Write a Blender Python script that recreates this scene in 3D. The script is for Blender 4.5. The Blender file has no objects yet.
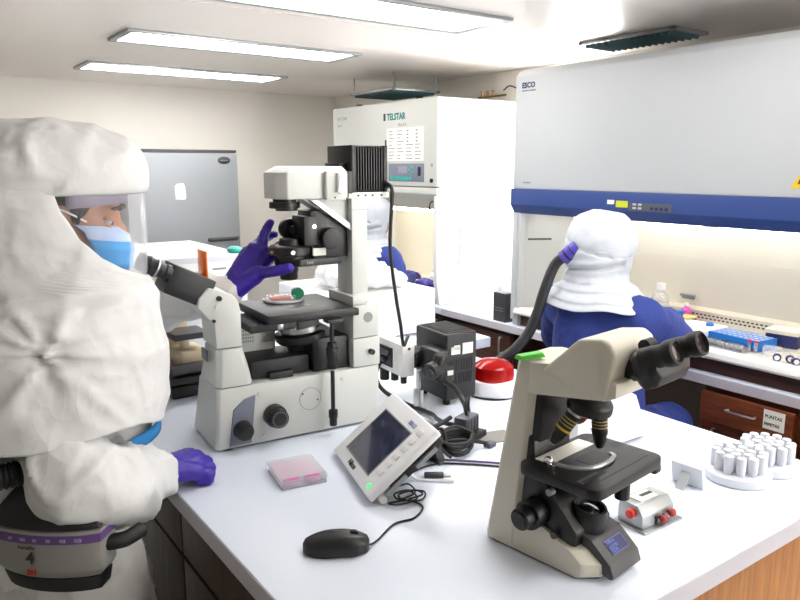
import bpy, bmesh, math, random
from mathutils import Vector, Matrix, Euler, noise
R = math.radians
C = bpy.context.scene.collection
random.seed(7)

# ------------------------------------------------------------------ materials
def lin(c):
    c = c / 255.0
    return c / 12.92 if c <= 0.04045 else ((c + 0.055) / 1.055) ** 2.4
def rgb(r, g, b): return (lin(r), lin(g), lin(b), 1.0)

def mat(name, col, rough=.5, metal=0.0, var=.03, scale=30.0, bump=0.0, bscale=80.0, emit=0.0, coat=0.0, spec=.5, sheen=0.0):
    m = bpy.data.materials.new(name); m.use_nodes = True
    nt = m.node_tree; N = nt.nodes; L = nt.links
    p = N['Principled BSDF']
    p.inputs['Roughness'].default_value = rough
    p.inputs['Metallic'].default_value = metal
    p.inputs['Specular IOR Level'].default_value = spec
    p.inputs['Coat Weight'].default_value = coat
    tc = N.new('ShaderNodeTexCoord')
    nz = N.new('ShaderNodeTexNoise'); nz.inputs['Scale'].default_value = scale; nz.inputs['Detail'].default_value = 3
    L.new(tc.outputs['Object'], nz.inputs['Vector'])
    mr = N.new('ShaderNodeMapRange')
    mr.inputs['To Min'].default_value = 1 - var; mr.inputs['To Max'].default_value = 1 + var
    L.new(nz.outputs['Fac'], mr.inputs['Value'])
    mx = N.new('ShaderNodeVectorMath'); mx.operation = 'SCALE'
    mx.inputs[0].default_value = col[:3]
    L.new(mr.outputs['Result'], mx.inputs['Scale'])
    L.new(mx.outputs['Vector'], p.inputs['Base Color'])
    if bump:
        b2 = N.new('ShaderNodeTexNoise'); b2.inputs['Scale'].default_value = bscale; b2.inputs['Detail'].default_value = 4
        L.new(tc.outputs['Object'], b2.inputs['Vector'])
        bp = N.new('ShaderNodeBump'); bp.inputs['Strength'].default_value = bump; bp.inputs['Distance'].default_value = .004
        L.new(b2.outputs['Fac'], bp.inputs['Height']); L.new(bp.outputs['Normal'], p.inputs['Normal'])
    if emit:
        p.inputs['Emission Color'].default_value = col; p.inputs['Emission Strength'].default_value = emit
    return m

def wood(name, c1, c2, axis=2, scale=6.0, rough=.45):
    m = bpy.data.materials.new(name); m.use_nodes = True
    nt = m.node_tree; N = nt.nodes; L = nt.links; p = N['Principled BSDF']
    p.inputs['Roughness'].default_value = rough
    tc = N.new('ShaderNodeTexCoord'); mp = N.new('ShaderNodeMapping')
    s = [12.0, 12.0, 12.0]; s[axis] = 1.0; mp.inputs['Scale'].default_value = s
    L.new(tc.outputs['Object'], mp.inputs['Vector'])
    nz = N.new('ShaderNodeTexNoise'); nz.inputs['Scale'].default_value = scale; nz.inputs['Detail'].default_value = 6
    nz.inputs['Distortion'].default_value = .6
    L.new(mp.outputs['Vector'], nz.inputs['Vector'])
    cr = N.new('ShaderNodeValToRGB'); cr.color_ramp.elements[0].position = .3; cr.color_ramp.elements[1].position = .7
    cr.color_ramp.elements[0].color = c1; cr.color_ramp.elements[1].color = c2
    L.new(nz.outputs['Fac'], cr.inputs['Fac']); L.new(cr.outputs['Color'], p.inputs['Base Color'])
    return m

def clear(name, col, fac=.15, rough=.05, tint=(1, 1, 1, 1)):
    """thin clear sheet: mostly see-through, a glossy skin"""
    m = bpy.data.materials.new(name); m.use_nodes = True
    nt = m.node_tree; N = nt.nodes; L = nt.links; N.remove(N['Principled BSDF'])
    t = N.new('ShaderNodeBsdfTransparent'); t.inputs['Color'].default_value = tint
    g = N.new('ShaderNodeBsdfPrincipled'); g.inputs['Base Color'].default_value = col; g.inputs['Roughness'].default_value = rough
    nz = N.new('ShaderNodeTexNoise'); nz.inputs['Scale'].default_value = 9
    mr = N.new('ShaderNodeMapRange'); mr.inputs['To Min'].default_value = fac * .8; mr.inputs['To Max'].default_value = fac * 1.2
    L.new(nz.outputs['Fac'], mr.inputs['Value'])
    lw = N.new('ShaderNodeLayerWeight'); lw.inputs['Blend'].default_value = .25
    ad = N.new('ShaderNodeMath'); ad.operation = 'ADD'; ad.use_clamp = True
    mu = N.new('ShaderNodeMath'); mu.operation = 'MULTIPLY'; mu.inputs[1].default_value = .3
    L.new(lw.outputs['Fresnel'], mu.inputs[0]); L.new(mu.outputs[0], ad.inputs[0]); L.new(mr.outputs['Result'], ad.inputs[1])
    mix = N.new('ShaderNodeMixShader'); L.new(ad.outputs[0], mix.inputs['Fac'])
    L.new(t.outputs[0], mix.inputs[1]); L.new(g.outputs[0], mix.inputs[2])
    L.new(mix.outputs[0], N['Material Output'].inputs['Surface'])
    return m

M = dict(
    wall=mat('wall_paint', rgb(247, 242, 234), .6, var=.015, scale=2, bump=.05, bscale=60),
    wall2=mat('grey_wall_paint', rgb(140, 138, 132), .7, var=.015, scale=2),
    ceil=mat('ceiling_paint', rgb(242, 234, 228), .32, var=.02, scale=2, bump=.02, bscale=40),
    floor=mat('floor_vinyl', rgb(192, 194, 190), .35, var=.04, scale=14),
    top=mat('white_laminate', rgb(228, 235, 248), .28, var=.008, scale=5),
    topedge=mat('grey_edge_band', rgb(196, 192, 200), .4, var=.02),
    wood=wood('dark_walnut_laminate', rgb(50, 32, 22), rgb(84, 56, 38)),
    wood2=wood('orange_brown_laminate', rgb(150, 96, 44), rgb(186, 124, 62)),
    wood3=wood('red_brown_laminate', rgb(84, 38, 14), rgb(124, 62, 26), axis=1),
    darkwood=wood('deep_brown_laminate', rgb(50, 26, 18), rgb(76, 42, 28), axis=1),
    taupe=mat('taupe_board', rgb(120, 104, 94), .6),
    ivory=mat('instrument_ivory', rgb(206, 208, 203), .42, var=.012, bump=.03, bscale=500),
    ivory2=mat('warm_ivory_enamel', rgb(216, 211, 196), .4, var=.012, bump=.03, bscale=500),
    white=mat('white_enamel', rgb(236, 236, 234), .4, var=.01),
    white2=mat('white_plastic', rgb(240, 240, 242), .45, var=.01),
    cool=mat('cabinet_white_enamel', rgb(188, 191, 193), .45, var=.01),
    black=mat('black_satin', rgb(20, 20, 21), .42, var=.06, bump=.04, bscale=400),
    black2=mat('black_rubber', rgb(20, 20, 21), .6, var=.06, bump=.06, bscale=300),
    char=mat('charcoal_plastic', rgb(29, 29, 32), .5, var=.05, bump=.05, bscale=300),
    slate=mat('slate_plastic', rgb(84, 88, 96), .4, var=.04),
    dkgrey=mat('dark_grey_plastic', rgb(62, 60, 63), .4, var=.04),
    panel=mat('blue_grey_panel', rgb(116, 122, 138), .4, var=.03),
    steel=mat('brushed_steel', rgb(190, 190, 188), .3, 1.0, var=.05, scale=60),
    steel2=mat('stainless_liner', rgb(226, 221, 210), .42, .4, var=.03, scale=8),
    chrome=mat('chrome', rgb(220, 220, 222), .12, 1.0),
    silver=mat('silver_paint', rgb(160, 164, 166), .3, .6, var=.05, scale=50),
    fridge=mat('grey_metallic_door', rgb(152, 156, 160), .45, .25, var=.02, scale=6),
    blue=mat('cabinet_blue_enamel', rgb(46, 70, 132), .4, var=.02),
    gown=mat('blue_gown_cloth', rgb(40, 58, 134), .8, var=.05, scale=20, bump=.25, bscale=35),
    suit=mat('white_nonwoven_suit', rgb(216, 216, 215), .62, var=.015, scale=12, bump=.12, bscale=45),
    hoodm=mat('white_hood_fabric', rgb(192, 197, 204), .65, var=.015, scale=12, bump=.3, bscale=40),
    glove=mat('violet_nitrile', rgb(58, 36, 158), .42, var=.05, scale=40, bump=.15, bscale=120),
    skin=mat('skin', rgb(176, 124, 98), .5, var=.06, scale=40, bump=.05, bscale=300),
    hair=mat('dark_hair', rgb(44, 32, 28), .55, var=.25, scale=120, bump=.4, bscale=200),
    mask=mat('blue_mask_cloth', rgb(36, 152, 226), .8, var=.04, bump=.2, bscale=150),
    maskw=mat('pale_mask_border', rgb(176, 196, 232), .8, var=.04),
    lilac=mat('lilac_grey_band', rgb(150, 142, 160), .5),
    visor=clear('clear_visor', (.9, .92, .95, 1), .07, .06),
    pane=clear('clear_glass', (.9, .95, .92, 1), .05, .03),
    clearp=clear('clear_polystyrene', (.92, .92, .95, 1), .2, .1),
    orange=clear('orange_acrylic', rgb(255, 140, 30), .55, .1, (1, .55, .15, 1)),
    reddome=clear('red_acrylic_dome', rgb(190, 14, 12), .55, .05, (.85, .06, .05, 1)),
    pink=mat('pink_medium', rgb(222, 84, 182), .25, var=.15, scale=60),
    redmed=mat('red_medium', rgb(232, 120, 104), .3, var=.12, scale=40),
    green=mat('bright_green', rgb(72, 186, 40), .45),
    cap=mat('green_cap', rgb(24, 132, 96), .4),
    turq=mat('turquoise_plastic', rgb(36, 178, 164), .4),
    red=mat('red_knob', rgb(206, 34, 28), .35),
    maroon=mat('dull_red_knob', rgb(156, 40, 44), .4),
    yellow=mat('yellow_band', rgb(206, 176, 50), .4),
    gold=mat('gold_lettering', rgb(170, 150, 90), .4),
    screen=mat('dark_screen', rgb(58, 62, 84), .12, var=.06, scale=8, coat=.6),
    led=mat('green_led', rgb(60, 230, 110), .4, emit=1.5),
    lcd=mat('yellow_green_lcd', rgb(186, 196, 40), .4, emit=.25),
    lamp=mat('lamp_diffuser', (1, .985, .96, 1), .5, emit=14.0), lamp2=mat('lamp_diffuser_dim', (1, .985, .96, 1), .5, emit=11.5),
    telf=mat('stone_white_enamel', rgb(196, 197, 191), .45, var=.01),
    tube=mat('cabinet_tube_lamp', (1, .95, .86, 1), .5, emit=18.0),
    tealtxt=mat('teal_ink', rgb(20, 120, 116), .5),
    navytxt=mat('navy_ink', rgb(30, 36, 90), .5),
    blktxt=mat('black_ink', rgb(40, 40, 42), .5),
    redtxt=mat('red_ink', rgb(170, 40, 30), .5),
    bluetxt=mat('periwinkle_ink', rgb(106, 120, 190), .5),
    greyink=mat('grey_ink', rgb(140, 140, 142), .5),
    paper=mat('paper', rgb(236, 234, 226), .8),
    warn=mat('warning_yellow', rgb(226, 186, 30), .5),
    purple=mat('purple_band', rgb(98, 70, 128), .5),
    bluetape=mat('blue_tape', rgb(16, 120, 186), .5),
    bluepl=mat('bright_blue_plastic', rgb(30, 120, 214), .4),
    navy=mat('navy_plastic', rgb(34, 40, 96), .45),
    cream=mat('cream_liner', rgb(236, 229, 212), .5),
    beige=mat('beige_enamel', rgb(212, 196, 164), .45),
    vent=mat('teal_vent_metal', rgb(92, 124, 132), .5, .3),
    papr=mat('blower_grey', rgb(142, 140, 136), .5, var=.03),
    plasticbag=clear('cloudy_plastic_film', (.86, .87, .88, 1), .75, .25),
    violetpl=mat('violet_plastic', rgb(80, 66, 170), .45),
    vial=mat('white_vial_plastic', rgb(216, 219, 226), .5, var=.02),
    lens=mat('dark_lens_glass', rgb(40, 28, 28), .08, coat=1.0),
    bott=mat('milky_bottle_plastic', rgb(178, 180, 182), .45),
    eyew=mat('eye_surface', rgb(176, 164, 158), .25),
    ylid=mat('pale_yellow_lid', rgb(222, 208, 130), .5),
    brass=mat('brass', rgb(170, 140, 90), .35, .9),
)

# crinkled non-woven: two crossed voronoi fold fields as a bump
def crinkle(m, s, strength):
    nt = m.node_tree; N = nt.nodes; L = nt.links; p = N['Principled BSDF']
    tc = N.new('ShaderNodeTexCoord')
    wn = N.new('ShaderNodeTexNoise'); wn.inputs['Scale'].default_value = 6; wn.inputs['Detail'].default_value = 3
    L.new(tc.outputs['Object'], wn.inputs['Vector'])
    va = N.new('ShaderNodeVectorMath'); va.operation = 'SCALE'; va.inputs['Scale'].default_value = .18
    L.new(wn.outputs['Color'], va.inputs[0])
    ad = N.new('ShaderNodeVectorMath'); L.new(tc.outputs['Object'], ad.inputs[0]); L.new(va.outputs['Vector'], ad.inputs[1])
    vo = N.new('ShaderNodeTexVoronoi'); vo.feature = 'F1'; vo.inputs['Scale'].default_value = s
    L.new(ad.outputs['Vector'], vo.inputs['Vector'])
    vo2 = N.new('ShaderNodeTexVoronoi'); vo2.feature = 'F1'; vo2.inputs['Scale'].default_value = s * 2.3
    L.new(ad.outputs['Vector'], vo2.inputs['Vector'])
    mu = N.new('ShaderNodeMath'); mu.operation = 'MULTIPLY_ADD'; mu.inputs[1].default_value = .45
    L.new(vo2.outputs['Distance'], mu.inputs[0]); L.new(vo.outputs['Distance'], mu.inputs[2])
    bp = N.new('ShaderNodeBump'); bp.inputs['Strength'].default_value = strength; bp.inputs['Distance'].default_value = .02
    L.new(mu.outputs[0], bp.inputs['Height'])
    old = p.inputs['Normal'].links
    if old: L.new(old[0].from_socket, bp.inputs['Normal'])
    L.new(bp.outputs['Normal'], p.inputs['Normal'])
crinkle(M['suit'], 12, .2); crinkle(M['hoodm'], 11, .2); crinkle(M['gown'], 9, .25)

# ------------------------------------------------------------------ mesh builder
class MB:
    def __init__(s): s.bm = bmesh.new()
    def _in(s, t, mx=None):
        if mx is not None: t.transform(mx)
        me = bpy.data.meshes.new('tmp'); t.to_mesh(me); t.free(); s.bm.from_mesh(me); bpy.data.meshes.remove(me)
        return s
    def box(s, x0, x1, y0, y1, z0, z1, bev=0.0, seg=2, mx=None):
        t = bmesh.new(); bmesh.ops.create_cube(t, size=1)
        for v in t.verts:
            v.co = Vector(((x0 + x1) / 2 + v.co.x * (x1 - x0), (y0 + y1) / 2 + v.co.y * (y1 - y0), (z0 + z1) / 2 + v.co.z * (z1 - z0)))
        if bev: bmesh.ops.bevel(t, geom=t.edges[:], offset=bev, segments=seg, profile=.6, affect='EDGES', clamp_overlap=True)
        return s._in(t, mx)
    def prism(s, pts, axis, a, b, bev=0.0, seg=2, mx=None):
        """polygon pts extruded along axis from a to b; pts are the two other axes in x,y,z order"""
        t = bmesh.new()
        def P(u, v, w):
            return {'x': (w, u, v), 'y': (u, w, v), 'z': (u, v, w)}[axis]
        A = [t.verts.new(P(u, v, a)) for u, v in pts]; B = [t.verts.new(P(u, v, b)) for u, v in pts]
        n = len(pts); t.faces.new(A); t.faces.new(B[::-1])
        for i in range(n): t.faces.new((A[i], B[i], B[(i + 1) % n], A[(i + 1) % n]))
        bmesh.ops.recalc_face_normals(t, faces=t.faces[:])
        if bev: bmesh.ops.bevel(t, geom=t.edges[:], offset=bev, segments=seg, profile=.6, affect='EDGES', clamp_overlap=True)
        return s._in(t, mx)
    def loft(s, rings, caps=True, closed=True, bev=0.0, mx=None):
        t = bmesh.new(); V = [[t.verts.new(p) for p in r] for r in rings]; n = len(rings[0])
        for i in range(len(V) - 1):
            for j in range(n if closed else n - 1):
                k = (j + 1) % n
                t.faces.new((V[i][j], V[i][k], V[i + 1][k], V[i + 1][j]))
        if caps: t.faces.new(V[0][::-1]); t.faces.new(V[-1])
        bmesh.ops.recalc_face_normals(t, faces=t.faces[:])
        if bev:
            es = [e for e in t.edges if len(e.link_faces) == 2 and e.calc_face_angle() > .3]
            bmesh.ops.bevel(t, geom=es, offset=bev, segments=2, profile=.6, affect='EDGES', clamp_overlap=True)
        return s._in(t, mx)
    def cyl(s, p0, p1, r0, r1=None, seg=24, bev=0.0, mx=None):
        p0, p1 = Vector(p0), Vector(p1); r1 = r0 if r1 is None else r1
        d = p1 - p0; t = bmesh.new()
        bmesh.ops.create_cone(t, cap_ends=True, segments=seg, radius1=r0, radius2=r1, depth=d.length)
        if bev:
            es = [e for e in t.edges if len(e.link_faces) == 2 and e.calc_face_angle() > .8]
            bmesh.ops.bevel(t, geom=es, offset=bev, segments=2, profile=.6, affect='EDGES', clamp_overlap=True)
        t.transform(Matrix.Translation((p0 + p1) / 2) @ d.to_track_quat('Z', 'Y').to_matrix().to_4x4())
        return s._in(t, mx)
    def lathe(s, prof, loc=(0, 0, 0), axis=(0, 0, 1), seg=32, mx=None):
        t = bmesh.new(); rings = []
        for r, z in prof:
            if r < 1e-6: rings.append([t.verts.new((0, 0, z))])
            else: rings.append([t.verts.new((r * math.cos(2 * math.pi * i / seg), r * math.sin(2 * math.pi * i / seg), z)) for i in range(seg)])
        for a, b in zip(rings, rings[1:]):
            for i in range(seg):
                j = (i + 1) % seg
                if len(a) == 1 and len(b) == 1: continue
                if len(a) == 1: t.faces.new((a[0], b[j], b[i]))
                elif len(b) == 1: t.faces.new((a[i], a[j], b[0]))
                else: t.faces.new((a[i], a[j], b[j], b[i]))
        bmesh.ops.recalc_face_normals(t, faces=t.faces[:])
        t.transform(Matrix.Translation(Vector(loc)) @ Vector(axis).to_track_quat('Z', 'Y').to_matrix().to_4x4())
        return s._in(t, mx)
    def tube(s, pts, r, seg=8, sub=6, ribs=0, mx=None):
        P = spline(pts, sub); rings = []; up = Vector((0, 0, 1)); nrm = None
        for i, p in enumerate(P):
            d = (P[min(i + 1, len(P) - 1)] - P[max(i - 1, 0)]).normalized()
            if nrm is None:
                nrm = d.cross(up if abs(d.z) < .9 else Vector((1, 0, 0))).normalized()
            else:
                nrm = (nrm - d * nrm.dot(d)).normalized()
            b = d.cross(nrm)
            rr = r[min(int(i / max(1, len(P) - 1) * (len(r) - 1)), len(r) - 1)] if isinstance(r, (list, tuple)) else r
            if ribs: rr *= 1 + .09 * (1 if i % 2 else -1)
            rings.append([p + (nrm * math.cos(2 * math.pi * k / seg) + b * math.sin(2 * math.pi * k / seg)) * rr for k in range(seg)])
        return s.loft(rings, mx=mx)
    def ell(s, c, rad, rot=None, sub=3, mx=None):
        t = bmesh.new(); bmesh.ops.create_icosphere(t, subdivisions=sub, radius=1)
        m = Matrix.Translation(Vector(c)) @ (rot.to_4x4() if rot is not None else Matrix.Identity(4)) @ Matrix.Diagonal((*rad, 1))
        t.transform(m)
        return s._in(t, mx)
    def build(s, name, m, parent=None, off=None, sharp=38):
        if off is not None: s.bm.transform(Matrix.Translation(-Vector(off)))
        me = bpy.data.meshes.new(name); s.bm.to_mesh(me); s.bm.free()
        return link(name, me, m, parent, sharp)

def link(name, me, m, parent=None, sharp=38):
    for p in me.polygons: p.use_smooth = True
    if sharp: me.set_sharp_from_angle(angle=R(sharp))
    o = bpy.data.objects.new(name, me); C.objects.link(o)
    me.materials.clear()
    me.materials.append(M[m] if isinstance(m, str) else m)
    if parent is not None: o.parent = parent
    return o

def spline(pts, sub=6):
    P = [Vector(p) for p in pts]
    if len(P) < 3:
        return P
    out = []
    for i in range(len(P) - 1):
        p0 = P[i - 1] if i else P[0] * 2 - P[1]; p1 = P[i]; p2 = P[i + 1]; p3 = P[i + 2] if i + 2 < len(P) else P[-1] * 2 - P[-2]
        for k in range(sub):
            t = k / sub
            out.append(.5 * ((2 * p1) + (p2 - p0) * t + (2 * p0 - 5 * p1 + 4 * p2 - p3) * t * t + (3 * p1 - p0 - 3 * p2 + p3) * t ** 3))
    out.append(P[-1]); return out

def thing(name, label, cat, loc=(0, 0, 0), rz=0.0, group=None):
    o = bpy.data.objects.new(name, None); C.objects.link(o); o.empty_display_size = .05
    o.location = loc; o.rotation_euler = (0, 0, rz)
    return tag(o, label, cat, group)
def tag(o, label, cat, group=None):
    o['label'] = label; o['category'] = cat
    if group: o['group'] = group
    return o
def struct(o): o['kind'] = 'structure'; return o
def lab(o, s): o['label'] = s; return o

def text(name, s, size, m, parent, mx, ext=.0004, align='LEFT', bold=0.0, sx=1.0):
    cu = bpy.data.curves.new(name, 'FONT'); cu.body = s; cu.size = size; cu.extrude = ext; cu.align_x = align; cu.offset = bold
    cu.resolution_u = 3
    o = bpy.data.objects.new(name, cu); C.objects.link(o)
    dg = bpy.context.evaluated_depsgraph_get()
    me = bpy.data.meshes.new_from_object(o.evaluated_get(dg)); bpy.data.objects.remove(o); bpy.data.curves.remove(cu)
    me.transform(mx @ Matrix.Diagonal((sx, 1, 1, 1)))
    return link(name, me, m, parent, 0)
def frame(loc, x, y):
    x = Vector(x).normalized(); y = Vector(y).normalized(); z = x.cross(y)
    m = Matrix((x, y, z)).transposed().to_4x4(); m.translation = Vector(loc); return m

def blob(prims, voxel, smooth=4, mx=None):
    b = MB()
    for p in prims:
        if p[0] == 'cap':
            _, a, c, r0, r1 = p
            b.ell(a, (r0,) * 3, sub=2); b.ell(c, (r1,) * 3, sub=2)
            if (Vector(a) - Vector(c)).length > 1e-5: b.cyl(a, c, r0, r1, seg=20)
        elif p[0] == 'ell': b.ell(p[1], p[2], p[3] if len(p) > 3 else None, sub=3)
    if mx is not None: b.bm.transform(mx)
    me = bpy.data.meshes.new('b'); b.bm.to_mesh(me); b.bm.free()
    o = bpy.data.objects.new('b', me); C.objects.link(o)
    m = o.modifiers.new('r', 'REMESH'); m.mode = 'VOXEL'; m.voxel_size = voxel
    if smooth:
        m = o.modifiers.new('s', 'SMOOTH'); m.factor = .5; m.iterations = smooth
    dg = bpy.context.evaluated_depsgraph_get()
    out = bpy.data.meshes.new_from_object(o.evaluated_get(dg))
    bpy.data.objects.remove(o); bpy.data.meshes.remove(me)
    return out

def ridge(p, s, seed):
    q = Vector((p[0] * s[0] + seed, p[1] * s[1] - seed * .7, p[2] * s[2] + seed * .3))
    w = noise.noise_vector(q * .6) * .7
    return 1 - abs(noise.noise(q + w)) * 2.0
def wrinkle(me, amp, s=(9, 9, 9), seed=1.0, amp2=None, where=None):
    vs = [v.co.copy() for v in me.vertices]; ns = [v.normal.copy() for v in me.vertices]
    a2 = amp * .4 if amp2 is None else amp2
    for i, v in enumerate(me.vertices):
        p = vs[i]
        r = ridge(p, s, seed); r2 = ridge(p, [k * 2.3 for k in s], seed + 5)
        f = where(p) if where else 1
        v.co = p + ns[i] * f * (amp * (max(r, -.3) ** 3 if r > 0 else r * .2) + a2 * r2)

def copy_thing(o):
    c = o.copy(); C.objects.link(c)
    for ch in list(o.children):
        d = ch.copy(); C.objects.link(d); d.parent = c
        for g in ch.children:
            e = g.copy(); C.objects.link(e); e.parent = d
    return c

# ------------------------------------------------------------------ the room
XL, XR, YF, YB, ZC = -1.3, 3.3, -2.0, 5.6, 2.15
struct(MB().box(XL - .1, XR + .1, YF - .1, YB + .1, -.08, 0).build('floor', 'floor'))
b = MB().box(XL - .1, XR + .1, YF - .1, YB + .1, ZC, ZC + .08)
ce = struct(b.build('ceiling', 'ceil'))
struct(MB().box(XL - .1, XR + .1, 2.705, 2.713, ZC - .004, ZC).build('trim_1', 'ceil'))
struct(MB().box(XL - .1, XL, YF, YB, 0, ZC).build('wall_left', 'wall2'))  # unseen wall, darkened to cut the bounce onto the ceiling
rw = MB(); rw.box(XR, XR + .1, YF, 2.58, 0, ZC).box(XR, XR + .1, 3.13, YB, 0, ZC).box(XR, XR + .1, 2.58, 3.13, 0, .92).box(XR, XR + .1, 2.58, 3.13, 2.12, ZC)
struct(rw.build('wall_right', 'wall'))
fw = MB()
for a in ((2.58, 2.62), (3.09, 3.13)): fw.box(XR + .02, XR + .08, a[0], a[1], .92, 2.12)
for a in ((.92, .96), (2.08, 2.12)): fw.box(XR + .02, XR + .08, 2.58, 3.13, a[0], a[1])
wn = struct(fw.build('window_2', 'white'))  # added, hidden by the near cabinet; daylight for cabinet side and ceiling
MB().box(XR + .05, XR + .055, 2.6, 3.11, .94, 2.1).build('pane', 'pane', wn)
struct(MB().box(XL, XR, YB, YB + .1, 0, ZC).build('wall_back', 'wall'))
fw = MB(); fw.box(XL, 1.9, YF - .1, YF, 0, ZC).box(3.2, XR, YF - .1, YF, 0, ZC).box(1.9, 3.2, YF - .1, YF, 0, .85).box(1.9, 3.2, YF - .1, YF, 2.05, ZC)
struct(fw.build('wall_front', 'wall'))
fw = MB()
for a in ((1.9, 1.95), (2.525, 2.575), (3.15, 3.2)): fw.box(a[0], a[1], YF - .08, YF - .02, .85, 2.05)
for a in ((.85, .9), (2.0, 2.05)): fw.box(1.9, 3.2, YF - .08, YF - .02, a[0], a[1])
wn = struct(fw.build('window_1', 'white'))  # added behind the camera as a daylight fill
MB().box(1.92, 3.18, YF - .055, YF - .05, .87, 2.03).build('pane', 'pane', wn)
struct(MB().box(XL, XR, YB - .012, YB, 0, .09).build('baseboard_back', 'taupe'))

def ceiling_light(x0, x1, y0, y1, label, m='lamp'):
    cx, cy = (x0 + x1) / 2, (y0 + y1) / 2
    t = thing('ceiling_light', label, 'ceiling light', (cx, cy, ZC), 0, 'ceiling light panels')
    w, h = (x1 - x0) / 2, (y1 - y0) / 2
    f = MB()
    for a in ((-w - .03, w + .03, -h - .03, -h), (-w - .03, w + .03, h, h + .03), (-w - .03, -w, -h, h), (w, w + .03, -h, h)):
        f.box(*a, -.014, -.001, .003)
    f.build('frame', 'silver', t)
    MB().box(-w, w, -h, h, -.008, -.002).build('diffuser', m, t)
    return t
ceiling_light(.98, 2.14, 2.27, 2.57, 'nearest of the three lit ceiling panels, cut off by the top of the picture')
ceiling_light(.97, 2.13, 3.40, 3.68, 'middle one of the three lit rectangular ceiling panels')
ceiling_light(1.05, 2.26, 4.53, 4.84, 'lit ceiling panel nearest the back wall and grey fridge')
for k, y in enumerate((1.12, -.1)):  # two unseen panels added to light the near half of the room
    ceiling_light(.98, 2.14, y, y + .3, ['lit ceiling panel above the white bench, outside the picture', 'lit ceiling panel over the near end of the room, outside the picture'][k], 'lamp2')

def ceiling_vent(x0, x1, y0, y1, label, drop=0.0):
    t = thing('ceiling_vent', label, 'vent', ((x0 + x1) / 2, (y0 + y1) / 2, ZC - drop), 0, 'exhaust grilles over the safety cabinets')
    w, h = (x1 - x0) / 2, (y1 - y0) / 2
    f = MB()
    for a in ((-w, w, -h, -h + .025), (-w, w, h - .025, h), (-w, -w + .025, -h, h), (w - .025, w, -h, h)): f.box(*a, -.016, -.001, .003)
    f.build('frame', 'silver', t)
    MB().box(-w + .025, w - .025, -h + .025, h - .025, -.004, -.001).build('backing', 'vent', t)
    if drop:
        for px, py in ((-w, -h), (-w, h), (w, -h), (w, h)): MB().cyl((px * .9, py * .9, -.002), (px * .9, py * .9, drop - .001), .004, seg=8).build('hanger', 'silver', t)
    s = MB(); n = int(2 * h / .035)
    for i in range(1, n):
        y = -h + 2 * h * i / n
        s.box(-w + .02, w - .02, y - .004, y + .004, -.03, -.004, mx=Matrix.Translation((0, y, -.015)) @ Matrix.Rotation(R(30), 4, 'X') @ Matrix.Translation((0, -y, .015)))
    s.build('slat', 'vent', t)
ceiling_vent(2.84, 3.1, 1.95, 2.48, 'teal exhaust grille in the ceiling above the cabinet with the blue front panel')
ceiling_vent(2.70, 3.08, 3.86, 4.38, 'teal exhaust grille above the cabinet with the teal lettering', .10)
# gas taps high on the wall between the cabinets
t = thing('gas_tap_rail', 'small brass gas taps with a dark tube high on the wall between both cabinets', 'gas taps', (3.3, 3.55, 2.0))
MB().tube([(-.03, .14, 0), (-.03, -.12, 0)], .006).build('pipe', 'brass', t)
for y in (.1, .05, 0):
    MB().cyl((-.03, y, 0), (-.03, y, .035), .008, .006).cyl((-.03, y - .012, .035), (-.03, y + .012, .035), .004).build('tap', 'brass', t)
MB().tube([(-.03, -.1, .03), (-.04, -.16, .05), (-.03, -.22, .03), (-.01, -.26, 0)], .004).build('hose', 'black', t)

# ------------------------------------------------------------------ bench
t = thing('lab_bench', 'long white-topped lab bench with brown wooden cabinets, microscopes on it', 'lab bench', (1.0, 1.3, 0))
o = (1.0, 1.3, 0)
BZ = .9
MB().box(.42, 1.62, .58, 2.0, .861, BZ, .003).box(.42, 1.86, 2.0, 2.95, .861, BZ, .003).build('worktop', 'top', t, o)
e = MB().box(.4185, .4205, .579, 2.95, .862, .8975).box(.4185, 1.6215, .5785, .5805, .862, .8975).box(1.6195, 1.6215, .579, 2.0, .862, .8975)
e.build('edge_band', 'topedge', t, o)
MB().box(.47, 1.56, .65, 2.9, .06, .86).build('carcass', 'wood', t, o)
MB().box(.5, 1.5, .70, 2.85, 0, .06).build('plinth', 'black2', t, o)
ys = [.66, 1.06, 1.46, 1.86, 2.26, 2.66, 2.89]
for a, c in zip(ys, ys[1:]):
    d = MB().box(.452, .470, a + .004, c - .004, .08, .70, .002).build('door', 'wood', t, o)
    d = MB().box(.452, .470, a + .004, c - .004, .71, .85, .002).build('drawer', 'wood', t, o)
MB().box(.48, .86, .632, .65, .08, .85, .002).build('end_panel', 'wood', t, o)
MB().box(.87, .93, .625, .65, .0, .86, .002).build('post', 'darkwood', t, o)
MB().box(.94, 1.55, .632, .65, .08, .85, .002).build('end_panel', 'wood2', t, o)

# ------------------------------------------------------------------ wall counter on the far side
t = thing('wall_counter', 'white-topped counter with brown fronts running along the wall under the safety cabinets', 'counter', (2.9, 2.4, 0)); o = (2.9, 2.4, 0)
MB().box(2.5, 3.29, .3, 3.13, .725, .765, .003).box(2.5, 3.29, 3.13, 4.6, .725, .765, .003).build('worktop', 'top', t, o)
MB().box(2.497, 2.5005, .3, 3.1, .726, .762).build('edge_band', 'topedge', t, o)
MB().box(3.2, 3.28, 1.5, 2.56, 0, .725).build('back_panel', 'taupe', t, o)
MB().box(2.54, 3.28, 2.56, 4.6, .03, .725).build('carcass', 'darkwood', t, o)
for a, c in ((2.57, 3.1), (3.11, 3.65), (3.66, 4.2)):
    d = MB().box(2.525, 2.54, a, c, .06, .70, .002).build('door', 'darkwood', t, o)
    MB().tube([(2.525, a + .06, .6), (2.505, a + .06, .6), (2.505, a + .06, .68), (2.525, a + .06, .68)], .005, sub=3).build('handle', 'steel', d, o)

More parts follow.
